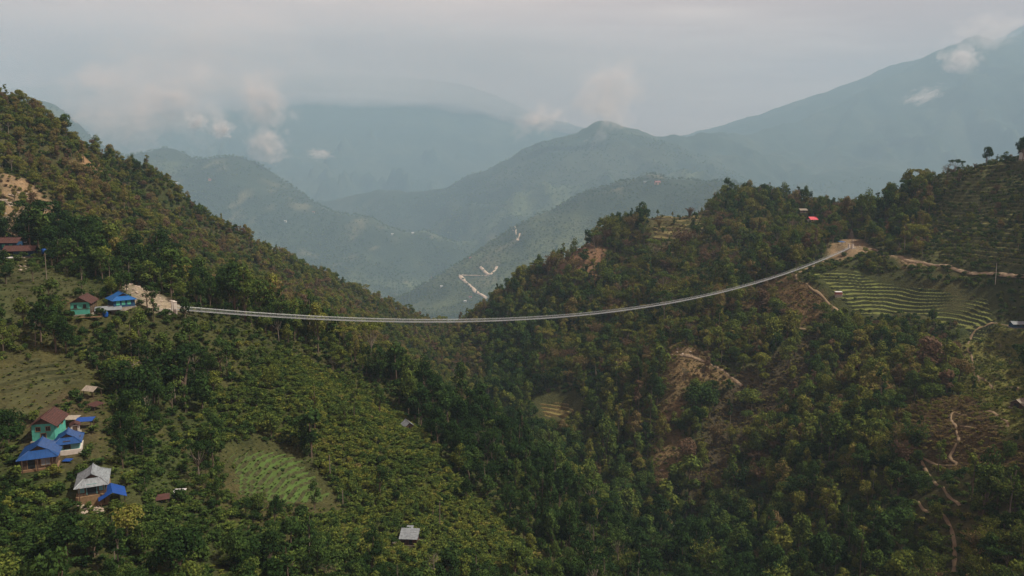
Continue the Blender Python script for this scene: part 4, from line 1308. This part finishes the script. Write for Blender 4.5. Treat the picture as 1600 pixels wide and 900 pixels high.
house('outhouse', 'tiny white-walled outhouse with rust roof beside the smaller blue house', 'sheds', R(-60), 2.2, 1.8, 2.2, .5, 'gable', RUST, WHITEWALL, [('+x', 0, .1, .7, 1.6, 'door', WOOD, WOOD)], over=.3, off=(1.2, -3.0), base_h=.15, cat='outhouse')
shed('tarp_shelter', 'peaked blue tarpaulin shelter beside the grey tin-roofed house', PADS['tarp'][:3], R(-58), 5.4, 4.6, 1.9, 1.2, TARP, 'gable', 'shelter')
MB().slab([(-.9, -.7, .3), (.9, -.7, .3), (.9, .7, .45), (-.9, .7, .45)], .04).build('tarp_sheet', TARP)
o = bpy.data.objects['tarp_sheet']; o.location = gp(106, 724); tag(o, 'small blue tarpaulin lying beside the biggest blue-roofed house', 'tarp')

# upper farm by the bridge
house('farmhouse', 'rust-roofed farmhouse with bright teal gable end and dark timber side', 'farm', R(-73), 9.0, 5.4, 4.2, 1.7, 'gable', RUST, WOOD,
      [('+y', -2.6, 1.8, .9, 1.1, 'window', PALEWOOD, None), ('+y', 0, 1.8, .9, 1.1, 'window', PALEWOOD, None), ('+y', 2.6, .1, 1.1, 1.9, 'door', PALEWOOD, PANE)], over=.7)
fr = [o for o in bpy.data.objects if o.name.startswith('farmhouse') and 'bright teal gable' in o.get('label', '')][0]
fb = MB().box(4.5, 4.56, -2.7, 2.7, .4, 4.2).build('front_panel', TEAL, fr); tag(fb, 'bright teal painted gable front')
for u in (-1.3, 1.3):
    w_ = MB().box(4.56, 4.60, u - .45, u + .45, 2.5, 3.6).build('window', PANE, fr)
    MB().box(4.56, 4.63, u - .6, u + .6, 2.35, 2.5).build('sill', WOOD, w_)
MB().box(4.56, 4.61, -2.7, 2.7, 2.05, 2.2).build('floor_band', WOOD, fr)
house('farmhouse', 'bright blue hip-roofed farmhouse beside the rubble slope', 'bluefarm', R(-49), 8.2, 6.4, 3.0, 1.9, 'gablet', BLUETIN2, NAVY,
      [('+x', -1.9, .8, .8, 1.2, 'window', TEAL, TEAL), ('+x', -.3, .8, .8, 1.2, 'window', TEAL, TEAL), ('+x', 1.4, .8, .8, 1.2, 'window', TEAL, TEAL), ('+y', 0, .8, .8, 1.2, 'window', TEAL, None)])
p = PADS['tinshed']
shed('tin_shed', 'long grey corrugated lean-to shed between the rust and blue farmhouses', p[:3], R(28), 7.2, 3.4, 1.7, .9, GREYTIN, 'mono')
def barrel(label, loc, r=.55, hgt=1.2, mat=PLASTIC, cat='barrel', name='water_barrel'):
    b = MB().tube([(0, 0, -.1), (0, 0, .15 * hgt), (0, 0, .5 * hgt), (0, 0, .85 * hgt), (0, 0, hgt)], [r * .9, r, r * 1.05, r, r * .85], 14)
    o = b.build(name, mat, None, True); o.location = loc
    lid = MB().tube([(0, 0, hgt), (0, 0, hgt + .1)], [r * .5, r * .45], 12).build('lid', mat, o)
    return tag(o, label, cat)
barrel('blue plastic barrel in front of the grey lean-to shed', gp(165, 496), .8, 1.7)
barrel('blue plastic water tank beside the dark blue hamlet house', gp(69, 397), .9, 1.9, cat='tank', name='water_tank')
o = empty('timber_pile', gp(140, 499), R(20), 'pile of pale sawn planks below the rust-roofed farmhouse', 'timber')
for i in range(8):
    b = MB().box(-3.2 + random.random(), 2.6 + random.random(), -.14, .14, 0, .1).build('plank', PALEWOOD, o)
    b.location = (random.uniform(-.4, .4), -.9 + (i % 4) * .45, .15 + (i // 4) * .12); b.rotation_euler = (0, 0, random.uniform(-.12, .12))

# upper hamlet
house('farmhouse', 'dark blue hamlet house with teal windows and rust roof', 'hamlet_a', R(8), 11.5, 5.5, 3.6, 1.6, 'gable', RUST, NAVY,
      [('-y', u, 1.0, 1.0, 1.1, 'window', TEAL, TEAL) for u in (-4, -1.6, 1.0, 3.6)] + [('+x', 0, .1, 1.0, 1.9, 'door', WOOD, PANE)], over=.7)
house('farmhouse', 'dark blue house with rust-red roof and covered side porch below the other', 'hamlet_b', R(18), 9.6, 5.2, 3.1, 1.5, 'gable', RUST, NAVY,
      [('-y', -2.6, .9, 1.0, 1.0, 'window', WOOD, None), ('-y', 2.2, .9, 1.0, 1.0, 'window', WOOD, None), ('+x', .6, .1, 1.0, 1.9, 'door', WOOD, PANE)], over=.8)
shed('tin_shed', 'small white-roofed shed tucked between the two dark blue hamlet houses', gp(36, 392), R(25), 2.6, 1.4, 3.2, .5, WHITETIN, 'mono')
shed('woodshed', 'low white-sheeted woodshed below the dark blue hamlet houses', gp(20, 408), R(8), 4.2, 1.6, .9, .3, WHITETIN, 'mono')

# lone huts
house('field_hut', 'small grey-roofed hut at the edge of the dark wood', 'hut', R(-62), 3.8, 3.0, 2.4, 1.2, 'gable', GREYTIN, WOOD, [('+x', 0, .1, .9, 1.6, 'door', PALEWOOD, PANE)], over=.5, cat='hut')
house('field_hut', 'lone hut with ribbed tin roof among the bushes', 'tinhut', R(-4), 4.6, 3.2, 2.0, 1.5, 'mono', GREYTIN, RUST, [('-y', .6, .1, .9, 1.4, 'door', WOOD, PANE), ('-y', -1.2, .7, .8, .7, 'window', WOOD, None)], over=.35, cat='hut', base_h=.25)
fh = [o for o in bpy.data.objects if 'ribbed tin roof' in o.get('label', '')][0]
rf = [c for c in fh.children if c.name.startswith('roof')][0]
rb = MB()
for i in range(8):
    xx = -2.6 + i * .745
    rb.tube([(xx, -1.95, 2.09), (xx, 1.95, 3.54)], .05, 4)
rb.build('seams', GREYTIN, rf)
x, y, z, r = PADS['tinhut']
shed('tin_shed', 'tiny tin-roofed privy right behind the lone tin hut', (x - .4, y + 4.2, ground(x - .4, y + 4.2)), 0, 1.3, 1.0, 2.6, .2, GREYTIN, 'mono')
shed('plank_platform', 'small plank platform beside the lone tin hut', (x - 3.9, y - 1.6, ground(x - 3.9, y - 1.6)), R(-8), 2.2, 1.2, .6, .1, THATCH, 'mono', 'platform')
shed('field_shelter', 'little white-topped crate shelter on the grassy slope', PADS['stall'][:3], R(8), 2.0, 1.5, 1.2, .25, WHITETIN, 'mono', 'shelter')
shed('field_shelter', 'low curved brown shelter with white edge on the grassy slope', PADS['stall2'][:3], R(25), 2.2, 1.4, .9, .6, RUST, 'mono', 'shelter')

# right side
house('long_shed', 'long low shed with pale tin roof and dark blue wall beside the terraces', 'longshed', R(-4), 17.0, 4.5, 2.6, 1.1, 'gable', GREYTIN, NAVY,
      [('-y', u, .9, 1.2, .9, 'window', WOOD, None) for u in (-6, -3, 0, 3, 6)], over=.6, cat='shed', off=(5.0, 0))
house('barn', 'dark timber barn with weathered roof on the bare farmyard', 'barn', R(28), 7.4, 4.4, 2.2, 1.5, 'gable', THATCH, WOOD, [('-x', 0, .1, 1.6, 1.6, 'door', WOOD, PANE), ('-y', 1.5, .8, .8, .8, 'window', WOOD, None)], over=.6, cat='barn', off=(2.0, 0))
house('village_house', 'small house with vivid pinkish-red roof among the trees', 'pink', R(15), 7.0, 5.2, 2.6, 2.0, 'gable', PINKTIN, WHITEWALL, [('-y', -1.6, .8, 1, 1, 'window', WOOD, None), ('-y', 1.6, .8, 1, 1, 'window', WOOD, None)], over=.6)
house('village_house', 'two-storey white house with dull red roof above the pink-roofed one', 'dullred', R(-5), 11.0, 6.0, 6.0, 1.8, 'gable', DULLRED, WHITEWALL,
      [('-y', u, zz, 1.4, 1.3, 'window', WOOD, None) for u in (-4, -1.3, 1.3, 4) for zz in (.8, 3.5)], over=1.0)
house('village_house', 'low tan house with faded roof left of the pink-roofed one', 'dullred2', R(10), 7.0, 4.6, 2.6, 1.4, 'gable', THATCH, MUD, [('-y', 0, .2, 1.1, 1.9, 'door', WOOD, PANE)], over=.6)
house('hilltop_house', 'hilltop house with dark roof and white lower wall above the brushy terraces', 'hilltop', R(-12), 9.0, 6.0, 5.4, 2.0, 'gable', RUST, WHITEWALL,
      [('-y', u, zz, 1.0, 1.2, 'window', NAVY, None) for u in (-3, 0, 3) for zz in (.8, 3.3)], over=1.0, off=(4.0, 0))
shed('booth', 'small blue-roofed booth at the upper bridge landing', PADS['bluebooth'][:3], R(20), 4.2, 3.2, 2.3, .5, BLUETIN2, 'mono', 'booth')
house('tool_box', 'tiny white box hut on the big green terraces', 'box', R(0), 4.2, 2.0, 1.7, .4, 'mono', WHITETIN, DULLRED, over=.2, cat='hut', base_h=.1)
barrel('pale yellow water tank on the wooded skyline', gp(1419, 306), 2.2, 6.5, YELLOW, 'tank', 'water_tank')

# far houses on the hazy ridges
FARH = [(1027, 288, ORANGE, DULLRED, 'orange-walled house on top of the hazy middle spur', 26), (1008, 286, WHITEWALL, GREYTIN, 'small white house next to the orange one on the spur', 14),
        (803, 360, WHITEWALL, GREYTIN, 'pale house on the shoulder of the hazy middle spur', 12), (735, 466, WHITEWALL, DULLRED, 'tiny red-roofed house below the pale valley road', 11),
        (727, 472, WHITEWALL, WHITETIN, 'tiny white house below the red-roofed one near the valley road', 11), (690, 449, WHITEWALL, WHITETIN, 'tiny white house on the dim lower valley side', 11),
        (446, 347, WHITEWALL, WHITETIN, 'white house on the hazy left ridge face', 15), (490, 333, WHITEWALL, DULLRED, 'red-roofed house near the crest of the hazy left ridge', 15),
        (613, 367, WHITEWALL, WHITETIN, 'white house on the far end of the hazy left ridge', 15), (278, 288, WHITEWALL, WHITETIN, 'white house high on the hazy left ridge', 15),
        (328, 282, ORANGE, DULLRED, 'pinkish house on the crest of the hazy left ridge', 17), (675, 434, ORANGE, DULLRED, 'tiny pinkish house on the valley side', 11),
        (645, 365, WHITEWALL, WHITETIN, 'white house beside the pale bare patch on the hazy ridge', 15), (735, 404, ORANGE, DULLRED, 'tiny orange house above the pale road bend', 11)]
for (px, py, wm, rm, lab, L) in FARH:
    p = fhit(px, py); o = empty('far_house', (p[0], p[1], float(fbil(p[0], p[1]))), R(random.uniform(-25, 25)), lab, 'house')
    L *= 1.4; h = L * .4
    MB().box(-L / 2, L / 2, -L * .28, L * .28, -6, h).build('wall', wm, o)
    b = MB()
    for s in (-1, 1):
        b.slab([(-L * .55, s * L * .36, h - .4), (L * .55, s * L * .36, h - .4), (L * .55, 0, h + L * .22), (-L * .55, 0, h + L * .22)], .2)
    b.build('roof', rm, o)
    for u in (-.25, .25):
        MB().box(L * (u - .07), L * (u + .07), -L * .28 - .05, -L * .28 + .02, h * .3, h * .75).build('window', PANE, o)

# ------------------------------------------------------------------ suspension footbridge
A = Vector(PADS['pylon_l'][:3]) + Vector((1.5, 0, 1.0)); B = Vector(PADS['pylon_r'][:3]) + Vector((-1.5, -1.0, .8))
br = empty('suspension_footbridge', A, 0, 'long pale suspended footbridge spanning the gully', 'bridge')
def bp(t):
    p = A.lerp(B, t); return p - A - Vector((0, 0, 4 * SAG * t * (1 - t)))
side = (B - A).cross(Vector((0, 0, 1))).normalized()
NB = 150
dk = MB()
for i in range(NB):
    p0, p1 = bp(i / NB), bp((i + 1) / NB)
    w_ = side * .45; n = len(dk.v)
    for p in (p0, p1):
        dk.v += [tuple(p - w_), tuple(p + w_), tuple(p + w_ - Vector((0, 0, .16))), tuple(p - w_ - Vector((0, 0, .16)))]
    dk.f += [(n, n + 1, n + 5, n + 4), (n + 1, n + 2, n + 6, n + 5), (n + 2, n + 3, n + 7, n + 6), (n + 3, n, n + 4, n + 7)]
dk.build('deck', DECKM, br)
LN = (B - A).length
for s in (-1, 1):
    MB().tube([bp(i / NB) + side * s * .75 + Vector((0, 0, 1.0)) for i in range(NB + 1)], 0.042, 5).build('handrail_cable', STEEL, br)
    MB().tube([bp(i / NB) + side * s * .5 - Vector((0, 0, .3)) for i in range(NB + 1)], 0.045, 5).build('deck_cable', STEEL, br)
    nt = MB(); NH = int(LN / .9)
    for i in range(NH + 1):
        t = i / NH; p = bp(t) + side * s * .66
        nt.tube([p, p + side * s * .1 + Vector((0, 0, 1.0))], .018, 3, False)
    for hh in (.35, .7):
        nt.tube([bp(i / NB) + side * s * (.66 + .07 * hh) + Vector((0, 0, hh)) for i in range(NB + 1)], .016, 3, False)
    nt.build('railing_net', STEEL, br)
for q, dirn in ((A, -1), (B, 1)):
    ax = (B - A).normalized(); ax.z = 0
    for s in (-1, 1):
        c = q - A + side * s * 1.35 + ax * dirn * .9
        b = MB().box(-.55, .55, -.55, .55, -3.0, 2.6).build('pylon', WHITEWALL, br); b.location = c
        b.rotation_euler = (0, 0, math.atan2(ax.y, ax.x))
        MB().box(-.65, .65, -.65, .65, 2.6, 2.8).build('cap', WHITEWALL, b)
    c = q - A + ax * dirn * 4.0
    b = MB().box(-2.0, 2.0, -2.2, 2.2, -3.0, -.15).build('anchor_block', STONE, br); b.location = c; b.rotation_euler = (0, 0, math.atan2(ax.y, ax.x))
wl_ = MB().box(-3.2, 3.2, -.3, .3, -2.0, 1.1).build('parapet_wall', WHITEWALL); wl_.location = gp(252, 489); wl_.rotation_euler = (0, 0, R(18))
tag(wl_, 'pale masonry wall at the low bridge end', 'wall')

# ------------------------------------------------------------------ poles, rocks, water
def pole(px, py, hgt, label, mat=PALE_BARK, lean=.02, arm=True):
    o = empty('utility_pole', gp(px, py), random.uniform(0, 3), label, 'pole')
    MB().tube([(0, 0, -1), (lean * hgt, 0, hgt)], [.16, .1], 7).build('shaft', mat, o)
    if arm: MB().box(-.7 + lean * hgt * .93, .7 + lean * hgt * .93, -.05, .05, hgt * .93, hgt * .93 + .1).build('cross_arm', WOOD, o)
    return o
pole(1555, 446, 13, 'tall pale pole beside the hill road', WHITEWALL)
pole(1440, 410, 9, 'pale pole at the bend of the hill road')
pole(1351, 384, 8, 'short pole above the bridge landing')
pole(288, 440, 11, 'thin pole behind the blue-roofed farmhouse')
pole(73, 440, 10, 'thin green-stained pole below the dark blue hamlet')
pole(516, 747, 7, 'weathered post among the yellow-green bushes', arm=False)
pole(536, 793, 5, 'short pale post beside the vegetable terraces', arm=False)
pole(687, 830, 9, 'bare pale post uphill of the lone tin hut', arm=False)

def rock_mesh(seed):
    rr = np.random.default_rng(seed); b = bmesh.new(); bmesh.ops.create_icosphere(b, subdivisions=1, radius=1)
    for v in b.verts: v.co *= float(rr.uniform(.7, 1.2))
    for v in b.verts: v.co = Vector((v.co.x * 1.2, v.co.y * .9, v.co.z * .6))
    me = bpy.data.meshes.new('rock'); b.to_mesh(me); b.free(); me.materials.append(ROCKM); return me
RM = [rock_mesh(i) for i in range(5)]
def rocks(pix, n, s0, s1, label, group):
    P = wpoly(pix); xs = [p[0] for p in P]; ys = [p[1] for p in P]; c = 0
    while c < n:
        a, b = random.uniform(min(xs), max(xs)), random.uniform(min(ys), max(ys))
        if not in_poly(np.array([a]), np.array([b]), P)[0]: continue
        o = link(bpy.data.objects.new('rock', RM[c % 5])); s = random.uniform(s0, s1) ** 1.0
        o.location = (a, b, ground(a, b) + .1 * s); o.scale = (s, s * random.uniform(.6, 1.1), s * random.uniform(.6, 1.1)); o.rotation_euler = (random.uniform(-.4, .4), random.uniform(-.4, .4), random.uniform(0, 6))
        tag(o, label, 'rock', group); c += 1
rocks(PATCH['scree'][0], 70, .3, 1.1, 'pale angular rock on the rubble slope by the blue farmhouse', 'rubble at the low bridge end')
rocks([(120, 788), (160, 790), (165, 805), (125, 808)], 45, .15, .5, 'grey stone in the heap below the grey tin-roofed house', 'stone heap below the grey house')
rocks([(1050, 548), (1075, 545), (1085, 560), (1050, 562)], 14, .3, 1.0, 'pale rock on the bare spur top', 'rocks on the spur')
rocks([(1320, 375), (1345, 380), (1380, 396), (1330, 396)], 22, .2, .7, 'small stone on the bare bridge landing', 'stones on the bridge landing')
rocks([(1030, 730), (1075, 735), (1060, 800), (1020, 800)], 30, .3, 1.2, 'pale boulder beside the stream bed', 'boulders along the stream')
rocks([(885, 395), (930, 385), (935, 430), (880, 440)], 30, .8, 2.6, 'brown boulder of the bare cliff', 'boulders of the cliff')
rocks([(0, 290), (50, 305), (100, 350), (60, 365), (0, 365)], 30, .5, 2.0, 'pale rock on the landslide scar', 'rocks on the landslide scar')
rocks([(30, 405), (55, 410), (60, 432), (20, 430)], 14, .25, .7, 'pale stone below the dark blue hamlet', 'stones below the hamlet')

# little waterfall in the gully
line = [hit(1046, 785, Z1), hit(1048, 800, Z1), hit(1046, 812, Z1), hit(1052, 825, Z1)]
ribbon('waterfall', [tuple(q[:2]) for q in line], 1.6, WATER, lambda a, b: ground(a, b), .25, 1.0, 'thin white waterfall in the gully')

# ------------------------------------------------------------------ trees that stand out
def tree_at(px, py, si, hgt, tint, label, wide=1.0, rot=0.0):
    p = gp(px, py); s = hgt / PROTO[si][4]
    return plant_one(si, p, (s * wide, s * wide, s), rot, tint, label)
tree_at(200, 850, P_BROAD[2], 7.5, .70, 'bright yellow-green tree below the blue tarpaulin shelter', 1.15)
tree_at(60, 375, P_UMB[0], 17, .06, 'big dark flat-topped tree behind the hamlet', 1.3)
tree_at(88, 380, P_UMB[1], 13, .08, 'dark flat-topped tree next to the bigger one behind the hamlet', 1.0)
tree_at(202, 425, P_BROAD[3], 14, .02, 'very dark columnar tree above the blue-roofed farmhouse', .75)
tree_at(145, 400, P_BROAD[0], 9, .1, 'dark round tree above the rust-roofed farmhouse')
tree_at(290, 505, P_BROAD[3], 9, .08, 'dark tree standing in front of the low bridge end', .8)
tree_at(210, 625, P_BARE[0], 12, .8, 'brown leafless tree above the thatched hut', 1.2)
tree_at(192, 612, P_BARE[1], 9, .8, 'smaller leafless tree beside the brown one above the hut')
tree_at(1367, 318, P_UMB[1], 24, .2, 'tall flat-crowned tree on the wooded skyline', .9)
tree_at(1397, 315, P_UMB[0], 22, .82, 'thin brownish flat-crowned tree next to the tall skyline one', .8)
tree_at(1492, 276, P_UMB[1], 13, .12, 'lone vase-shaped tree on the skyline terraces', 1.3)
tree_at(1540, 262, P_BROAD[1], 15, .12, 'dense dark tree on the hilltop skyline')
tree_at(1526, 258, P_SLIM[0], 16, .15, 'slender tree beside the dense skyline tree')
tree_at(1571, 256, P_BROAD[4], 9, .35, 'round green tree near the hilltop house')
tree_at(1557, 256, P_SLIM[1], 7, .2, 'little thin tree between two hilltop trees')
tree_at(1598, 250, P_BROAD[0], 16, .1, 'dark tree behind the hilltop house')
tree_at(1480, 280, P_BARE[1], 12, .85, 'pale brown bare tree at the skyline terrace end')
tree_at(1425, 305, P_BROAD[2], 13, .1, 'dark bushy tree beside the yellow skyline tank', 1.1)
for i, px in enumerate((1330, 1318, 1350)):
    tree_at(px, 322, P_BARE[i % 2], 11, .5, 'spindly bare tree on the skyline above the landing')['group'] = 'spindly skyline trees'
for i, (px, py) in enumerate(((445, 530), (470, 525), (425, 520), (495, 530))):
    tree_at(px, py, P_BAM[i % 3], 17, .12 + .04 * i, 'tall dark bamboo clump right under the footbridge')['group'] = 'bamboo under the footbridge'
for i, (px, py) in enumerate(((590, 600), (615, 595), (640, 590), (655, 600))):
    tree_at(px, py, P_BAM[i % 3], 17, .16 + .04 * i, 'tall dark bamboo clump on the crest behind the bushes')['group'] = 'bamboo on the crest'
tree_at(540, 555, P_UMB[0], 13, .62, 'pale olive spreading tree behind the bamboo', 1.2)
tree_at(1085, 640, P_SLIM[2], 15, .42, 'bright green slender tree on the dry tan spur', 1.6)
tree_at(1100, 650, P_SLIM[0], 13, .5, 'yellowish slender tree beside the bright green spur tree', 1.5)
tree_at(955, 500, P_BROAD[4], 12, .93, 'russet dry-leaved tree just under the footbridge', 1.1)
tree_at(1003, 560, P_BROAD[5], 11, .96, 'pinkish russet tree left of the dry spur', 1.0)
tree_at(1190, 580, P_BROAD[2], 11, .66, 'yellow-leaved bushy tree beside the dry spur path', 1.3)
tree_at(1255, 640, P_BROAD[4], 9, .5, 'bright green round tree on the burnt gully slope')
tree_at(1320, 560, P_BROAD[1], 14, .42, 'bright green tree below the terrace track', 1.2)
tree_at(1290, 575, P_BROAD[0], 13, .6, 'yellow-olive tree below the terrace track', 1.2)

# ------------------------------------------------------------------ air
def volume_mat(name, color, density, aniso=0.0):
    m = bpy.data.materials.new(name); m.use_nodes = True
    n, l = m.node_tree.nodes, m.node_tree.links
    n.clear(); out = n.new('ShaderNodeOutputMaterial'); pv = n.new('ShaderNodeVolumePrincipled')
    pv.inputs['Color'].default_value = (*color, 1); pv.inputs['Density'].default_value = density; pv.inputs['Anisotropy'].default_value = aniso
    l.new(pv.outputs[0], out.inputs['Volume'])
    return m, n, l, pv
hz, _, _, _ = volume_mat('haze_air', (.40, .61, .80), HAZE_DENSITY)
hb = MB().box(-12000, 12000, -800, 17600, -1700, 2950).build('haze', hz)
tag(hb, 'bluish haze filling the valley', None, None, 'stuff')

def mist_wisp(px, py, y, w, hgt, dep, dens, seed, thr=.47, scale=2.2, tilt=0.0, label=None):
    """a drifting bank of vapour, thickest in its middle"""
    m, n, l, pv = volume_mat('vapour', (1.0, .93, .92), 0.0, .2)
    tc = n.new('ShaderNodeTexCoord')
    ln = n.new('ShaderNodeVectorMath'); ln.operation = 'LENGTH'; l.new(tc.outputs['Object'], ln.inputs[0])
    nz = n.new('ShaderNodeTexNoise'); nz.noise_dimensions = '4D'; nz.inputs['W'].default_value = seed * 3.7
    nz.inputs['Scale'].default_value = scale * 1.45; nz.inputs['Detail'].default_value = 6; nz.inputs['Roughness'].default_value = .68
    nz.inputs['Distortion'].default_value = .7
    l.new(tc.outputs['Object'], nz.inputs['Vector'])
    fo = n.new('ShaderNodeMapRange'); fo.inputs['From Min'].default_value = 0.0; fo.inputs['From Max'].default_value = 1.0
    fo.inputs['To Min'].default_value = .14; fo.inputs['To Max'].default_value = -.34
    l.new(ln.outputs['Value'], fo.inputs['Value'])
    ad = n.new('ShaderNodeMath'); ad.operation = 'ADD'; l.new(nz.outputs['Fac'], ad.inputs[0]); l.new(fo.outputs['Result'], ad.inputs[1])
    mr = n.new('ShaderNodeMapRange'); mr.inputs['From Min'].default_value = thr; mr.inputs['From Max'].default_value = thr + .15
    mr.inputs['To Min'].default_value = 0; mr.inputs['To Max'].default_value = dens
    l.new(ad.outputs[0], mr.inputs['Value']); l.new(mr.outputs['Result'], pv.inputs['Density'])
    b = bmesh.new(); bmesh.ops.create_icosphere(b, subdivisions=3, radius=1.0)
    me = bpy.data.meshes.new('mist_wisp'); b.to_mesh(me); b.free(); me.materials.append(m)
    o = link(bpy.data.objects.new('mist_wisp', me))
    o.location = pt(px, py, y); s_ = y / F_PX
    o.scale = (w * s_ / 2, dep, hgt * s_ / 2); o.rotation_euler = (0, tilt, 0)
    return tag(o, label, 'mist', 'mist hanging before the far mountains')

mist_wisp(205, 165, 7200, 560, 400, 345, .0170, 1, .46, 2.6, 0, 'large ragged mist bank beside the scrubby left ridge')
mist_wisp(330, 80, 7800, 900, 330, 375, .0042, 2, .45, 2.0, 0, 'thin veil of mist spread above the ragged bank')
mist_wisp(520, 115, 13800, 2300, 440, 375, .0090, 14, .31, 1.8, 0, 'broad sheet of mist hiding the dim mountain top')
mist_wisp(405, 155, 7050, 190, 240, 150, .0300, 3, .46, 2.1, -.5, 'narrow trail of mist above the bright small puff')
mist_wisp(417, 228, 6750, 140, 120, 112, .0700, 4, .44, 1.9, 0, 'bright small puff of mist low before the mountain')
mist_wisp(346, 202, 6900, 90, 58, 75, .0500, 5, .44, 1.9, 0, 'tiny flat puff beside the ragged mist bank')
mist_wisp(308, 190, 6900, 96, 70, 75, .0425, 6, .45, 2.2, .3, 'small torn puff next to the tiny flat one')
mist_wisp(275, 150, 7050, 100, 76, 75, .0375, 7, .45, 2.2, .4, 'small slanting wisp on the bank edge')
mist_wisp(842, 188, 7500, 170, 104, 120, .0500, 8, .46, 2.1, -.5, 'faint wisp rising from the peaked ridge')
mist_wisp(955, 150, 7950, 170, 220, 142, .0800, 9, .42, 2.0, .35, 'upright plume of mist on the peaked ridge')
mist_wisp(1500, 92, 9000, 140, 90, 142, .0413, 10, .44, 1.9, 0, 'bright puff against the high mountain shoulder')
mist_wisp(1440, 150, 8850, 160, 52, 112, .0275, 11, .46, 2.2, -.25, 'thin wisp below the mountain shoulder puff')
mist_wisp(500, 241, 7050, 96, 40, 82, .0300, 12, .45, 2.2, 0, 'faint low scrap of mist before the dim mountain')
mist_wisp(1540, 48, 9450, 260, 130, 210, .0125, 13, .45, 2.0, -.3, 'cap of mist blurring the mountain top')
